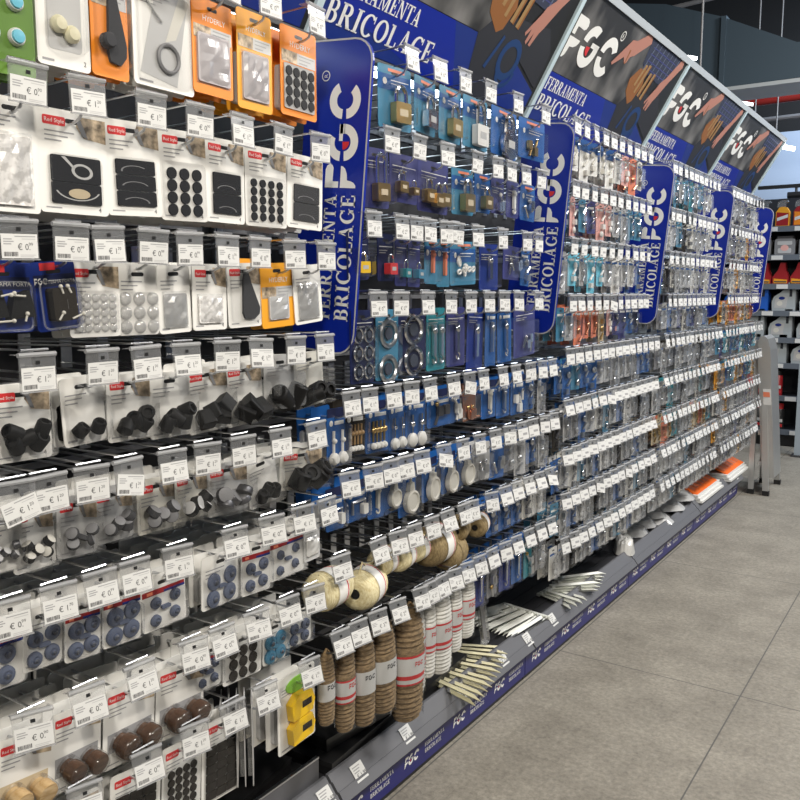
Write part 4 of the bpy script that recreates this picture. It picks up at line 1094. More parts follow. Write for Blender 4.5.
def k_misc(card='cardblue', body='steel', style='fgcblue', second='brass', clearcard=False):
    def f(t, w, h, s):
        q = random.Random(s)
        backing(t, w, h, style, card)
        for k in range(4):
            m = MB(); x, z = w * q.uniform(-.25, .25), h * q.uniform(.14, .5); a = q.uniform(-1, 1)
            if k % 2: m.tube([(x - .014 * math.sin(a), -.007, z - .014), (x + .014 * math.sin(a), -.007, z + .014)], .0035, body, 8); m.ell((x + .014 * math.sin(a), -.007, z + .014), (.006, .005, .006), second, 8, 5)
            else: m.prism(rrect(x - .010, x + .010, z - .012, z + .012, .003, 2), -.012, -.003, body)
            m.build('fitting', t)
        blister(t, -w * .42, w * .42, h * .04, h * .72, .022, 'clear')
    return f


def hang(nm, cat, lab, x0, x1, yt, yb, fn, seed, zrow, roll=0, X=XC, h_cap=True):
    xm, ym = (x0 + x1) / 2, (yt + yb) / 2
    zt = at(xm, yt, X)[1]; zb = at(xm, yb, X)[1]
    Y = at(xm, ym, X)[0]; w = at(x1, ym, X)[0] - at(x0, ym, X)[0]
    if h_cap: zt = zrow - .016
    t = new_pack(nm, lab, cat, None, Y, zb, w, zt - zb, roll, X=X, twist=rnd.gauss(0, 4))
    fn(t, w, zt - zb, seed)
    return t, Y, w, zt - zb, zb


ROWZ1 = [1.738, 1.562, 1.389, 1.229, 1.034, .872, .708, .552]
KB = k_balls
BAY1 = [
    [(k_lock('brass'), 380, 410, 64, 130, 'light blue pack with square brass padlock'), (k_lock('chrome'), 412, 437, 80, 134, 'light blue pack with steel padlock'), (k_lock('brass'), 438, 461, 92, 142, 'light blue pack with boxy brass padlock'), (k_lock('white', tall=1.8), 462, 488, 102, 149, 'light blue pack with white long-shackle padlock'), (k_lock('chrome', 'sky', 'cardblue', round_=True), 490, 517, 110, 157, 'blue pack with round chrome padlock'), (k_misc('cardblue', 'brass', 'sky', 'chrome'), 519, 544, 118, 160, 'blue pack with brass chain lock')],
    [(k_lock('brass', 'navy', 'violet', tall=3.2), 362, 389, 150, 208, 'violet-blue pack with long-shackle padlock'), (k_lock('brass', 'navy', 'violet', n=2), 390, 416, 152, 203, 'violet-blue pack with two small padlocks'), (k_lock('brass', 'navy', 'violet', n=3), 418, 447, 160, 213, 'blue pack with cluster of brass padlocks'), (k_lock('brass', 'sky', 'skyblue'), 451, 474, 168, 215, 'light blue pack with wide brass padlock'), (k_lock('brass', 'sky', 'cardblue', tall=.6), 474, 490, 170, 213, 'blue pack with narrow brass padlock'), (k_misc('violet', 'chrome', 'navy', 'white'), 490, 504, 174, 214, 'violet pack with white fittings'), (k_long('violet', 'white', 1, 'navy'), 505, 519, 178, 218, 'violet pack with white fitting'), (k_misc('cardblue', 'chrome', 'sky', 'steel'), 520, 534, 182, 221, 'blue pack with chrome fittings')],
    [(k_lock('yellow', 'navy', 'navy'), 349, 367, 236, 280, 'navy pack with yellow padlock'), (k_lock('red', 'navy', 'navy'), 377, 394, 238, 281, 'navy pack with red padlock'), (k_lock('teal', 'navy', 'violet', tall=1.5), 394, 407, 240, 286, 'violet pack with dark lock'), (k_lock('skyblue', 'navy', 'violet'), 407, 420, 240, 287, 'violet pack with sky-blue padlock'), (k_long('skyblue', 'salmon', 1, 'sky', hookend=False), 424, 437, 241, 284, 'light blue pack with red lock'), (k_long('skyblue', 'salmon', 1, 'sky', hookend=False), 437, 449, 242, 287, 'sky-blue pack with slim red lock'), (k_chain, 449, 477, 243, 285, 'wide light blue pack with white chain'), (k_long('deepblue', 'chrome', 1, 'navy', hookend=False), 480, 497, 243, 290, 'deep blue pack with long steel clasp'), (k_misc('violet', 'chrome', 'navy', 'steel'), 501, 524, 246, 280, 'violet pack with chrome fittings')],
    [(k_rings(2, 3, .18), 350, 374, 314, 383, 'navy pack with six chrome rings'), (k_rings(1, 2, .34, 'skyblue', 'steel'), 376, 397, 314, 380, 'blue pack with two big rings'), (k_rings(1, 2, .3, 'navy', 'chrome'), 400, 424, 315, 370, 'navy pack with chrome carabiners'), (k_long('teal', 'steel', 2, 'navy'), 425, 446, 316, 370, 'teal pack with two snap hooks'), (k_long('violet', 'chrome', 1, 'navy'), 447, 464, 316, 366, 'violet pack with long chrome hook'), (k_long('deepblue', 'chrome', 1, 'navy', hookend=False), 465, 483, 316, 372, 'blue pack with tall steel clasp'), (k_long('cardblue', 'steel', 1, 'fgcblue', hookend=False), 483, 497, 316, 366, 'bright blue pack with steel clasp'), (k_long('cardblue', 'chrome', 1, 'fgcblue'), 498, 511, 315, 362, 'bright blue pack with hook clasp'), (k_misc('violet', 'chrome', 'navy', 'chrome'), 513, 536, 312, 356, 'wide violet pack with chrome fittings')],
    [(KB('cardblue', 2, 'white', 'white'), 326, 345, 410, 466, 'blue pack with two white discs'), (KB('feltbrown', 4, 'white', 'tan'), 345, 363, 408, 455, 'brown strip pack with four white knobs'), (KB('cardblue', 4, 'white', 'brass'), 366, 387, 404, 452, 'blue pack with four gold-stem knobs'), (KB('cardblue', 2, 'white', 'chrome'), 388, 404, 400, 450, 'slim blue pack with two white knobs'), (KB('cardblue', 2, 'white', 'chrome'), 405, 424, 398, 446, 'blue pack with two round white knobs'), (k_misc('cardblue', 'darkmetal', 'fgcblue', 'brass'), 428, 450, 392, 426, 'blue pack with dark metal hooks'), (k_misc('cardblue', 'white', 'fgcblue', 'white'), 450, 460, 390, 422, 'slim blue pack with white hooks'), (k_misc('copper', 'copper', 'plain', 'brass'), 461, 477, 388, 420, 'copper-brown pack with brass hooks'), (k_long('cardblue', 'offwhite', 1), 481, 495, 385, 418, 'blue pack with pale hook'), (k_long('cardblue', 'steel', 1), 496, 509, 382, 417, 'blue pack with steel hook'), (k_misc('cardblue', 'white', 'fgcblue', 'chrome'), 510, 524, 380, 414, 'blue pack with white hooks')],
    [(k_bracket, 326, 343, 500, 530, 'blue pack with metal bracket'), (k_bracket, 346, 367, 486, 520, 'blue pack with white angle hook'), (k_long('cardblue', 'offwhite', 1), 368, 383, 482, 518, 'blue pack with pale swivel hook'), (k_wheel, 383, 398, 480, 508, 'blue pack with small white wheel'), (k_wheel, 398, 416, 476, 515, 'blue pack with large white disc'), (k_wheel, 420, 438, 467, 500, 'blue pack with broad white wheel'), (k_wheel, 440, 456, 460, 492, 'blue pack with grey-white wheel'), (k_wheel, 457, 472, 456, 484, 'blue pack with clear white wheel'), (k_misc('palegrey', 'steel', 'plain', 'chrome'), 474, 488, 452, 480, 'grey pack with steel fittings'), (k_misc('cardblue', 'steel', 'plain', 'chrome'), 489, 503, 448, 478, 'grey-blue pack with steel fittings')],
    [], []]
NAMES1 = ['padlock_pack', 'padlock_pack', 'padlock_pack', 'clasp_pack', 'hook_pack', 'fitting_pack']
# small packs seen from afar: one mesh each -------------------------------------
MINI = [('cardblue', 'steel', 'clear', 'bright blue pack'), ('palegrey', 'steel', 'clearsoft', 'clear pack with grey fittings'), ('skyblue', 'chrome', 'clear', 'light blue pack'), ('offwhite', 'darkmetal', 'clearsoft', 'pale card pack'), ('navy', 'chrome', 'clear', 'navy pack'), ('midgrey', 'steel', 'clearsoft', 'dark grey pack'),
        ('violet', 'chrome', 'clear', 'violet-blue pack'), ('salmon', 'copper', 'clear', 'orange-red pack'), ('pink', 'white', 'clear', 'pale pink pack'), ('cyan', 'white', 'clear', 'cyan pack'), ('beige', 'brass', 'clear', 'beige pack with brass fittings'), ('white', 'palegrey', 'clearsoft', 'white clear pack'), ('feltbrown', 'darkmetal', 'clear', 'dark pack with metal fittings'), ('teal', 'steel', 'clear', 'teal pack'), ('amber', 'brass', 'clear', 'yellow pack'), ('white', 'offwhite', 'clear', 'white bag with blue header')]


def mini(k, tall, into=None):
    """card, printed band, fittings and clear blister of a small pack, w .062"""
    card, body, film_, _ = MINI[k]
    m = into or MB(); w, h = .060, .104 + .024 * tall
    q = random.Random(k * 3 + tall)
    m.prism(rrect(-w / 2, w / 2, 0, h, .004, 2), -.0008, .0008, card)
    m.prism([(-.008, h - .012), (.008, h - .012), (.008, h - .008), (-.008, h - .008)], -.0010, -.0006, 'blacksatin')
    m.rect(-w * .42, w * .3, h - .026, h - .019, -.0010, 'white' if card not in ('white', 'offwhite', 'palegrey') else 'cardblue')
    if k == 15: m.rect(-w / 2, w / 2, h - .036, h, -.0011, 'cardblue')
    for n in range(3):
        x, z = q.uniform(-.012, .012), h * (.14 + .2 * n)
        if (k + n) % 3 == 0: m.box(x - .010, x + .010, -.012, -.002, z, z + .016, body)
        elif (k + n) % 3 == 1: m.tube([(x - .012, -.008, z), (x + .010, -.008, z + .018)], .004, body, 6)
        else: m.ell((x, -.008, z + .008), (.011, .006, .011), body, 8, 5)
    o = rrect(-w * .43, w * .43, .004, h * .74, .006, 2); kk = len(o)
    vs = [(a, -.0012, b) for a, b in o] + [(a * .94, -.017, .004 + (b - .004) * .95 + .003) for a, b in o]
    m.add(vs, [tuple(range(kk, 2 * kk))] + [(a, (a + 1) % kk, (a + 1) % kk + kk, a + kk) for a in range(kk)], film_)
    return m


mini_me = {}


def mini_mesh(k, tall):
    if (k, tall) not in mini_me:
        o = mini(k, tall).build('blister_pack'); mini_me[(k, tall)] = o.data; bpy.data.objects.remove(o)
    return mini_me[(k, tall)]


def mini_pack(k, tall, Y, z, bay, row, pos):
    h = .104 + .024 * tall
    o = put(mini_mesh(k, tall), 'blister_pack', None, (XC, Y, z - .018 - h), (0, R(rnd.gauss(0, 2)), R(90 + rnd.gauss(0, 5))))
    return tag(o, f'{MINI[k][3]}, {ORD[pos]} along {ORD[row]} row {BAYWORD[bay]}', 'pack', None)


BACKLAB = 'pack hanging behind the {} front pack of {} row {}'


def back_minis(k, tall, Y, z, bay, row, pos, n):
    h = .104 + .024 * tall
    for q in range(n):
        o = put(mini_mesh(k, tall), 'carded_pack', None, (XC - .028 - q * .036, Y + rnd.gauss(0, .003), z - .018 - h + rnd.gauss(0, .002)), (0, R(rnd.gauss(0, 2)), R(90 + rnd.gauss(0, 3))))
        tag(o, BACKLAB.format(ORD[pos], ORD[row], BAYWORD[bay]), 'pack', f'packs behind the {ORD[pos]} pack, {ORD[row]} row, {BAYWORD[bay]}')


CYC = [0, 1, 5, 0, 1, 12, 0, 1, 1, 3, 5, 2, 11, 1, 0]
for r, row in enumerate(BAY1):
    n = 0; Ylast = B[1] - .02; nb = 0 if r < 4 else 2
    for i, (fn, x0, x1, yt, yb, look) in enumerate(row):
        n = i + 1
        lab = f'{look}, {ORD[n]} along {ORD[r + 1]} row after first banner'
        t, Y, w, h, zb = hang(NAMES1[r], 'pack', lab, x0, x1, yt, yb, fn, 300 + r * 20 + i, ROWZ1[r], roll=rnd.gauss(0, 1.5))
        price_hook(Y, ROWZ1[r], 1, r + 1, n, PR[(i * 5 + r * 2) % 10], TILT[r])
        Ylast = max(Ylast, Y)
        card = [m_.name for m_ in t.children[0].data.materials][0]
        me = back_mesh(w, h, card, 'palegrey' if r > 3 else 'midgrey')
        for k in range(nb):
            o = put(me, 'carded_pack', None, (XC - .036 - k * .04, Y + rnd.gauss(0, .003), zb + rnd.gauss(0, .002)), (0, R(rnd.gauss(0, 1.5)), R(90 + rnd.gauss(0, 2))))
            tag(o, BACKLAB.format(ORD[n], ORD[r + 1], BAYWORD[1]), 'pack', f'packs behind the {ORD[n]} pack, {ORD[r + 1]} row, {BAYWORD[1]}')
    if r in (6, 7): continue
    Y = Ylast + .074
    while Y < (B[2] - .165 if r < 4 else B[2] - .02):
        n += 1; k = CYC[(n * 2 + r * 5) % 15]
        if r < 4: k = (0, 2, 6, 4)[(n + r) % 4]
        mini_pack(k, (n + r) % 2, Y, ROWZ1[r], 1, r + 1, n)
        back_minis(k, (n + r) % 2, Y, ROWZ1[r], 1, r + 1, n, nb)
        price_hook(Y, ROWZ1[r], 1, r + 1, n, PR[(n * 5 + r) % 10], TILT[r], True)
        Y += .070 + rnd.uniform(0, .008)


# row of twine balls ----------------------------------------------------
def twine_ball(px, py, rpx, mat, lab, zrow, pos, band, axis, label_txt):
    Y, z = at(px, py, -1.03); d = 840 / ((Vector((-1.03, Y, z)) - Vector((0, 0, CAMZ))).dot(ray(400, 400)))
    r = rpx / d; L = r * 1.25
    t = thing('twine_ball', lab, 'twine', (-1.05, Y, z), (0, 0, R(axis)), 'balls of twine on hooks')
    T = Matrix.Rotation(R(90), 4, 'X')
    m = MB(); prof = [(r * .26, -L), (r * .55, -L * 1.04), (r * .82, -L * .92), (r * .97, -L * .62)]
    nrib = 9
    for i in range(nrib * 2 + 1):
        f = -.6 + 1.2 * i / (nrib * 2); prof.append((r * (1.0 if i % 2 else .965), L * f))
    prof += [(r * .97, L * .62), (r * .82, L * .92), (r * .55, L * 1.04), (r * .26, L)]
    m.lathe(prof, mat, 24, T, caps=False)
    m.lathe([(r * .26, -L), (r * .22, L)], 'black', 16, T, caps=True); m.build('wound_twine', t)
    m = MB(); m.lathe([(r * 1.015, -L * .35), (r * 1.015, L * .35)], 'white' if band else mat, 24, T, caps=False)
    if band: m.lathe([(r * 1.022, -L * .30), (r * 1.022, -L * .24)], 'red', 24, T, caps=False)
    m.build('paper_band', t)
    m = MB(); m.tube([(0, -L * .9, r * .2), (.003, -L * .7, r * .95), (0, -L * .2, zrow - .035 - z), (-.002, L * .2, r * .98)], .0018, mat, 5); m.build('hanging_loop', t)
    return t, Y


TW = [(336, 590, 20, 'twine', 'cream twine ball, lowest left of the twine row', 1, 4), (372, 588, 20, 'twine', 'cream twine ball with its hollow core facing the aisle', 1, 14), (391, 562, 14, 'twine', 'cream twine ball behind the one with the hollow core', 1, 8), (408, 556, 15, 'twine', 'second cream twine ball from the brown ones', 1, 12), (424, 549, 13, 'twine', 'cream twine ball beside the large brown twine ball', 1, 6),
      (441, 545, 20, 'jute', 'largest brown twine ball with white paper band', 1, 6), (457, 553, 16, 'jute', 'brown twine ball half hidden by the largest one', 0, 12), (465, 529, 12, 'jute', 'small brown twine ball with dark core hole', 0, 22), (484, 525, 12, 'jute', 'small brown twine ball with white band, last in row', 1, 18)]
for i, (px, py, rp, mat, lab, band, ax) in enumerate(TW):
    t, Y = twine_ball(px, py, rp, mat, lab, ROWZ1[6], i + 1, band, ax, '')
    price_hook(Y - .01, ROWZ1[6], 1, 7, i + 1, ['2.50', '3.90'][i % 2], 12 + (i * 7) % 9)
    n7 = i + 1; Ylast = Y
Y = Ylast + .07
while Y < B[2] - .02:
    n7 += 1; k = CYC[(n7 * 3) % 15]
    mini_pack(k, 0, Y, ROWZ1[6], 1, 7, n7); price_hook(Y, ROWZ1[6], 1, 7, n7, PR[n7 % 10], 20, True); back_minis(k, 0, Y, ROWZ1[6], 1, 7, n7, 2)
    Y += .074


# row of rope hanks -----------------------------------------------------
def hank(x0, x1, yt, yb, mat, lab, pos, red):
    xm, ym = (x0 + x1) / 2, (yt + yb) / 2
    Y = at(xm, ym, XC)[0]; z0 = at(xm, yb, XC)[1]; zt = ROWZ1[7] - .034
    w = at(x1, ym, XC)[0] - at(x0, ym, XC)[0]; h = zt - z0
    t = thing('rope_hank', lab, 'rope', (XC, Y, z0), (0, R(rnd.gauss(0, 1.5)), R(90 + rnd.gauss(0, 6))), 'rope hanks on the bottom row')
    m = MB(); rx = w * .43; prof = []; n = 44
    for i in range(n + 1):
        f = i / n; e = (1 - .35 * (1 - 2 * f) ** 12) if f < .5 else 1 - .5 * (2 * f - 1) ** 4
        rib = 1.0 if (i % 2 or .36 < f < .66) else .88
        prof.append((rx * e * rib, h * f * .98))
    m.lathe(prof, mat, 18, Matrix.Diagonal((1, .72, 1, 1))); m.build('rope_coils', t)
    m = MB(); m.tube([(-rx * .5, 0, h * .93), (-rx * .3, 0, h * .99), (0, 0, h * 1.03), (rx * .3, 0, h * .99), (rx * .5, 0, h * .93)], .003, mat, 6); m.build('hanging_loop', t)
    m = MB(); T = Matrix.Diagonal((1, .72, 1, 1)); b0, b1 = (.36, .60) if mat == 'sisal' else (.33, .62)
    m.lathe([(rx * 1.03, h * b0), (rx * 1.03, h * b1)], 'paper', 18, T, caps=False)
    if red:
        m.lathe([(rx * 1.045, h * (b1 - .015)), (rx * 1.045, h * (b1 + .005))], 'red', 18, T, caps=False); m.lathe([(rx * 1.045, h * (b0 + .04)), (rx * 1.045, h * (b0 + .075))], 'red', 18, T, caps=False); m.lathe([(rx * 1.045, h * (b0 - .01)), (rx * 1.045, h * (b0 + .005))], 'red', 18, T, caps=False)
    m.build('paper_wrapper', t)
    m = MB()
    for wd, zz, sz in (('FGC', (b0 + b1) / 2 + .03, .013),):
        P_, rd, wid = fgc(); sc = .011
        for p in P_:
            m.add([((a * sc - wid * sc / 2), -.72 * math.sqrt(max(1e-9, (rx * 1.05) ** 2 - (a * sc - wid * sc / 2) ** 2)), h * zz + b * sc) for a, b in p], [tuple(range(len(p)))], 'red' if red else 'ink')
    m.build('wrapper_lettering', t)
    m = MB(); m.lathe([(rx * 1.05, h * .02), (rx * 1.08, h * .3), (rx * 1.08, h * .75), (rx * .8, h * .96)], 'clear', 16, T, caps=False); m.build('plastic_sleeve', t)
    return t, Y, w


HK = [(318, 334, 650, 724, 'sisal', 'brown rope hank hanging right beside the yellow blocks', 0), (335, 354, 648, 730, 'sisal', 'brown rope hank, second from the yellow blocks', 1), (355, 373, 636, 724, 'sisal', 'brown rope hank, third from the yellow blocks', 0), (373, 394, 628, 710, 'sisal', 'brown rope hank, fourth from the yellow blocks', 0), (394, 419, 618, 718, 'sisal', 'longest brown rope hank beside the white rope', 1),
      (409, 424, 606, 692, 'cotton', 'white rope hank beside the longest brown hank', 1), (422, 434, 602, 676, 'cotton', 'narrow white rope hank, second of the white ones', 1), (432, 449, 594, 671, 'cotton', 'broad white rope hank in the middle of the white ones', 1), (447, 460, 586, 650, 'cotton', 'white rope hank, second to last', 1), (459, 472, 578, 636, 'cotton', 'last white rope hank, next to the blue packs', 1)]
for i, (x0, x1, yt, yb, mat, lab, red) in enumerate(HK):
    t, Y, w_ = hank(x0, x1, yt, yb, mat, lab, i + 1, red)
    price_hook(Y, ROWZ1[7], 1, 8, i + 1, ['3.90', '2.50'][i % 2], 18)
    Ylast = Y; n8 = i + 1
Y = Ylast + .07
for fn, look, hh in ((k_long('deepblue', 'chrome', 1), 'deep blue pack with eye hook', .125), (k_misc('midgrey', 'steel', 'plain'), 'grey pack with steel fittings', .12), (k_long('deepblue', 'steel', 1), 'deep blue pack with steel eye hook', .125), (k_long('cardblue', 'chrome', 1), 'bright blue pack with chrome eye hook', .125), (k_misc('teal', 'steel', 'fgcblue'), 'teal pack with steel fittings', .13)):
    n8 += 1; lab = f'{look}, {ORD[n8]} along eighth row after first banner'
    t = new_pack('hook_pack', lab, 'pack', None, Y, ROWZ1[7] - .02 - hh, .062, hh, X=XC, twist=rnd.gauss(0, 4)); fn(t, .062, hh, n8)
    price_hook(Y, ROWZ1[7], 1, 8, n8, PR[n8 % 10], 18, True); back_minis(0, 1, Y, ROWZ1[7], 1, 8, n8, 2)
    Y += .076
while Y < B[2] - .03:
    n8 += 1; mini_pack(5, 1, Y, ROWZ1[7], 1, 8, n8); price_hook(Y, ROWZ1[7], 1, 8, n8, PR[n8 % 10], 18, True); Y += .075

# ------------------------------------------------------------------ the farther bays
ROWZ2 = [1.744, 1.561, 1.391, 1.220, 1.058, .900, .745, .605, .462]
SPECIAL = {(2, 0): [15, 15, 15, 15, 15, 15, 11, 8, 7, 3], (2, 1): [0, 8, 2, 6, 8, 8, 1, 1, 2, 2, 0, 2], (2, 2): [1, 9, 1, 9, 9, 1, 11, 1, 11, 0, 0], (2, 3): [2, 1, 7, 7, 7, 10, 8, 6, 6, 0, 4, 3, 4], (2, 4): [0, 0, 2, 0, 0, 1, 1, 5, 1, 1, 5], (3, 3): [5, 1, 0, 1, 6, 3, 0, 6], (4, 3): [14, 3, 14, 7, 7, 14, 8], (3, 0): [1, 11, 2, 1, 2, 13, 1, 2], (4, 5): [14, 3, 14, 0, 2, 9], (3, 5): [1, 5, 3, 13, 1, 12, 1], (3, 6): [10, 10, 7, 10, 13, 5, 1, 1], (3, 4): [5, 1, 5, 12, 1, 3], (4, 4): [2, 6, 9, 13, 0]}
GEN = {2: [1, 0, 11, 1, 12, 1, 5, 0, 1, 3, 2], 3: [1, 11, 1, 5, 11, 1, 2, 12, 3, 1, 1], 4: [1, 11, 3, 1, 5, 1, 6, 3, 1, 11, 14]}
NBP = 0
rest_packs, rest_hooks, rest_back = MB(), MB(), MB()


def rest(mb, src, mat4):
    mb.T = mat4
    for f, mi, sm in zip(src.f, src.mi, src.sm): pass
    mb.T = None


def merge(mb, src, T):
    o = len(mb.v); mb.v += [tuple(T @ Vector(p)) for p in src.v]
    mb.f += [[i + o for i in f] for f in src.f]; mb.mi += src.mi; mb.sm += src.sm


LABT = label('0.99', True)
mcache = {}
for bay in (2, 3, 4):
    for r, z in enumerate(ROWZ2):
        Y = B[bay] + (.062 if r < 4 else .05); n = 0; step = .070 if r > 2 else .076
        while Y < B[bay + 1] - (.18 if r < 4 else .03):
            n += 1
            seq = SPECIAL.get((bay, r), GEN[bay]); k = seq[(n - 1 + (0 if (bay, r) in SPECIAL else r * 3)) % len(seq)]
            tall = (n * 7 + r) % 3 == 0 if r < 8 else 0
            tall = int(tall)
            T0 = Matrix.Translation((XC, Y, z - .018 - (.104 + .024 * tall))) @ Matrix.Rotation(R(90 + rnd.gauss(0, 4)), 4, 'Z')
            if bay < 4 and NBP < 285:
                mini_pack(k, tall, Y, z, bay, r + 1, n); NBP += 1
            else:
                if (k, tall) not in mcache: mcache[(k, tall)] = mini(k, tall)
                merge(rest_packs, mcache[(k, tall)], T0)
            if (k, tall) not in mcache: mcache[(k, tall)] = mini(k, tall)
            for q in range(2): merge(rest_back, mcache[(k, tall)], Matrix.Translation((-.04 - .045 * q, rnd.gauss(0, .003), rnd.gauss(0, .003))) @ T0)
            if NH[0] < 297:
                price_hook(Y, z, bay, r + 1, n, PR[(n * 3 + r) % 10], TILT[r], True)
            else:
                T1 = Matrix.Translation((XB, Y, z)) @ Matrix.Rotation(R(90), 4, 'Z')
                merge(rest_hooks, WIRE, T1)
                T2 = T1 @ Matrix.Translation((0, -.437, 0)) @ Matrix.Rotation(R(-TILT[r] + rnd.gauss(0, 3)), 4, 'X') @ Matrix.Rotation(R(rnd.gauss(0, 4)), 4, 'Z') @ Matrix.Scale(.80, 4)
                merge(rest_hooks, HOLD, T2); merge(rest_hooks, LABT, T2)
            Y += step + rnd.uniform(-.003, .006)
tag(rest_packs.build('far_blister_packs'), 'small mixed blister packs filling the farthest bays of the gondola', 'packs', None, 'stuff')
tag(rest_back.build('queued_packs'), 'packs queued up behind the front ones in the farther bays', 'packs', None, 'stuff')
tag(rest_hooks.build('far_price_hooks'), 'wire hooks with white price tags in the farther bays', 'hooks', None, 'stuff')

# ------------------------------------------------------------------ things lying on the base deck
ZD = .155


def lying(nm, lab, cat, px, py, rotz, group, z=ZD, tilt=0, roll=0):
    x, y = deck(px, py, z); return thing(nm, lab, cat, (x, y, z), (R(tilt), R(roll), R(rotz)), group)


def peg(t, L, wd, mat):
    m = MB()
    for s in (-1, 1):
        m.add([(0, 0, 0), (s * wd, 0, wd * .8), (s * wd, L * .85, wd * .8), (0, L, .001), (0, L * .85, 0)], [(0, 1, 2, 4), (4, 2, 3)], mat)
        m.add([(0, 0, .0015), (s * wd, 0, wd * .8 + .0015), (s * wd, L * .85, wd * .8 + .0015), (0, L, .0025), (0, L * .85, .0015)], [(0, 1, 2, 4), (4, 2, 3)], mat)
    m.build('peg_shaft', t)
    m = MB(); m.box(-wd * 1.1, wd * 1.1, -.012, 0, 0, wd * 1.0, mat); m.build('peg_head', t)


def peg_fan(group, look, n, c0, c1, a0, a1, L, wd, mat, where):
    for i in range(n):
        f = i / max(1, n - 1); px = c0[0] + (c1[0] - c0[0]) * f; py = c0[1] + (c1[1] - c0[1]) * f
        zz = ZD + .002 + (i % 3) * .007
        x, y = deck(px, py, zz)
        t = thing('tent_peg', f'{look} in the peg pile on the deck {where}', 'peg', (x, y, zz), (R(-1), 0, R(a0 + (a1 - a0) * f)), group)
        peg(t, L, wd, mat)


peg_fan('cream pegs below the white rope', 'cream plastic peg', 13, (444, 646), (424, 680), -62, -104, .20, .0085, 'ivory', 'below the white rope hanks')
peg_fan('loose pegs left of the white fan', 'long white plastic peg', 4, (494, 617), (503, 613), 150, 160, .22, .0095, 'pegwhite', 'by the last white rope')
peg_fan('white pegs in the broad fan', 'white plastic peg', 16, (504, 606), (546, 619), 160, 176, .21, .0085, 'pegwhite', 'under the eye hook packs')
peg_fan('white pegs crossing behind the fan', 'short white plastic peg', 4, (541, 596), (550, 591), -112, -95, .15, .010, 'pegwhite', 'behind the broad white fan')
peg_fan('white pegs lying along the deck', 'white plastic peg', 6, (548, 594), (562, 580), -44, -34, .20, .012, 'pegwhite', 'farthest along, beside the grey packs')
t = thing('clear_pack', 'long clear plastic pack leaning down onto the white peg fan', 'pack', (-1.15, 2.17, .19), (R(0), R(-14), R(90)))
m = MB(); m.prism(rrect(-.018, .018, 0, .20, .01, 3), -.008, .004, 'clearsoft'); m.build('plastic_sleeve', t)
m = MB(); m.prism(rrect(-.010, .010, .02, .16, .004, 2), -.004, .0, 'midgrey'); m.build('contents', t)


def soft_pack(lab, px, py, rz, L, W, H, mat, film_, seed, nm='wrapped_pack', group=None):
    t = lying(nm, lab, 'pack', px, py, rz, group)
    m = MB(); q = random.Random(seed); n = 9; vs = []; fs = []
    for i in range(n + 1):
        for j in range(n + 1):
            u, v = i / n * 2 - 1, j / n * 2 - 1
            e = (1 - abs(u) ** 4) * (1 - abs(v) ** 4)
            vs.append((u * (1 - .25 * v * v) * W / 2, v * (1 - .18 * u * u) * L / 2, 1.3 * H * e ** .6 * q.uniform(.82, 1.05) + .001))
    for i in range(n):
        for j in range(n):
            a = i * (n + 1) + j; fs.append((a, a + n + 1, a + n + 2, a + 1))
    b = len(vs); vs += [(x, y, 0) for x, y, z in vs]
    fs += [tuple(reversed([k + b for k in f])) for f in fs]
    m.add(vs, fs, mat, False); m.build('wrapped_body', t)
    m = MB(); m.add([(x * 1.05, y * 1.06, z * 1.04 + .002) for x, y, z in vs[:b]], fs[:n * n], film_, False); m.build('clear_film', t)
    return t


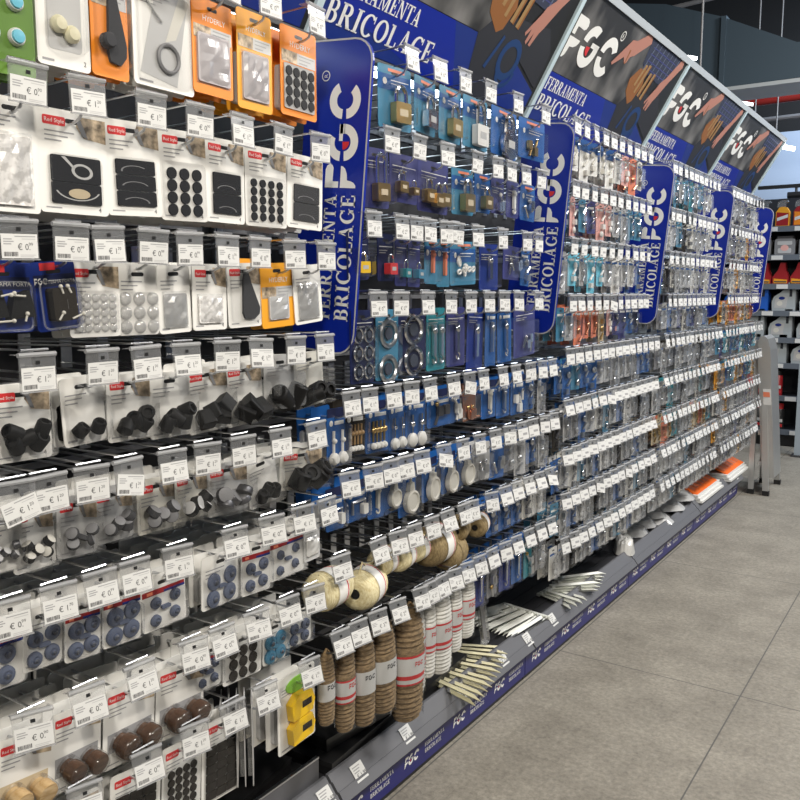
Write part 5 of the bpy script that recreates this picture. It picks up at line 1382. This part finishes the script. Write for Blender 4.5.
soft_pack('crumpled white plastic bag on the deck before the grey wrapped packs', 624, 551, 20, .15, .09, .05, 'white', 'clear', 3, 'plastic_bag')
for i, (px, py, rz, lab) in enumerate([(622, 534, -58, 'grey shiny wrapped pack, lowest of the first grey pile'), (630, 529, -50, 'grey shiny wrapped pack in the middle of the first pile'), (640, 523, -44, 'grey shiny wrapped pack at the top of first pile')]):
    t = soft_pack(lab, px, py, rz, .24, .13, .035, 'palegrey', 'clearsoft', 10 + i); t.location.z += i * .016
for i, (px, py, rz, lab) in enumerate([(650, 521, -62, 'large grey wrapped pad, bottom of the second pile'), (662, 512, -58, 'large grey wrapped pad, middle of second pile'), (672, 506, -56, 'large grey wrapped pad on top, next to orange signs')]):
    t = soft_pack(lab, px, py, rz, .34, .22, .03, 'palegrey', 'clear', 20 + i); t.location.z += i * .02; t.location.x -= .06
for i, (px, py, rz, L, W, kk) in enumerate([(692, 492, 0, .46, .30, 'nearer'), (722, 473, 0, .46, .28, 'farther')]):
    for q in range(3):
        t = lying('white_board', f'white board, {["bottom", "middle", "top"][q]} of the stack under the {kk} orange sign', 'board', px, py, rz, 'white boards under the orange signs')
        t.location.z += q * .014 + (.0 if q else 0); t.location.x += .012 * (2 - q) - .06
        m = MB(); m.box(-W / 2, W / 2, -L / 2, L / 2, 0, .011, 'white'); m.build('board', t)
    t = lying('orange_sign', f'{kk} orange perforated plastic sign lying on white boards', 'sign', px, py, rz, 'orange plastic signs on the deck'); t.location.z += .082; t.location.x += -.045; t.rotation_euler = (0, R(22), R(rz))
    m = MB(); m.box(-W / 2 + .02, W / 2 - .01, -L / 2 + .02, L / 2 - .02, 0, .008, 'orangenet'); m.build('sign_plate', t)
    m = MB()
    for a in range(6):
        for b in range(3): m.box(-.09 + b * .07, -.038 + b * .07, -.18 + a * .065, -.134 + a * .065, .008, .0085, 'salmon')
    m.build('perforation_pattern', t)
for i, (X_, Y_, z_, rz, tl, L, lab) in enumerate([(-1.225, 1.56, ZD, 4, 0, .34, 'black flat box below the brown rope, bottom one'), (-1.235, 1.60, ZD + .034, -5, 0, .34, 'black flat box lying on top below the brown rope'), (-1.24, 1.93, ZD, 3, 0, .28, 'black flat box farther along under the white rope'), (-1.24, 1.17, ZD, 2, 0, .36, 'black flat box behind the riser plate, bottom one'), (-1.245, 1.14, ZD + .034, 8, 0, .34, 'black flat box lying askew behind the riser plate'), (-1.24, .78, ZD, 1, 0, .34, 'black flat box under the felt pads, left of the others')]):
    t = thing('flat_box', lab, 'box', (X_, Y_, z_), (0, 0, R(rz)), 'black flat boxes on the deck')
    m = MB(); m.box(-.085, .085, -L / 2, L / 2, 0, .026, 'black'); m.build('box_tray', t)
    m = MB(); m.box(-.087, .087, -L / 2 - .002, L / 2 + .002, .02, .032, 'blacksatin'); m.build('box_lid', t)
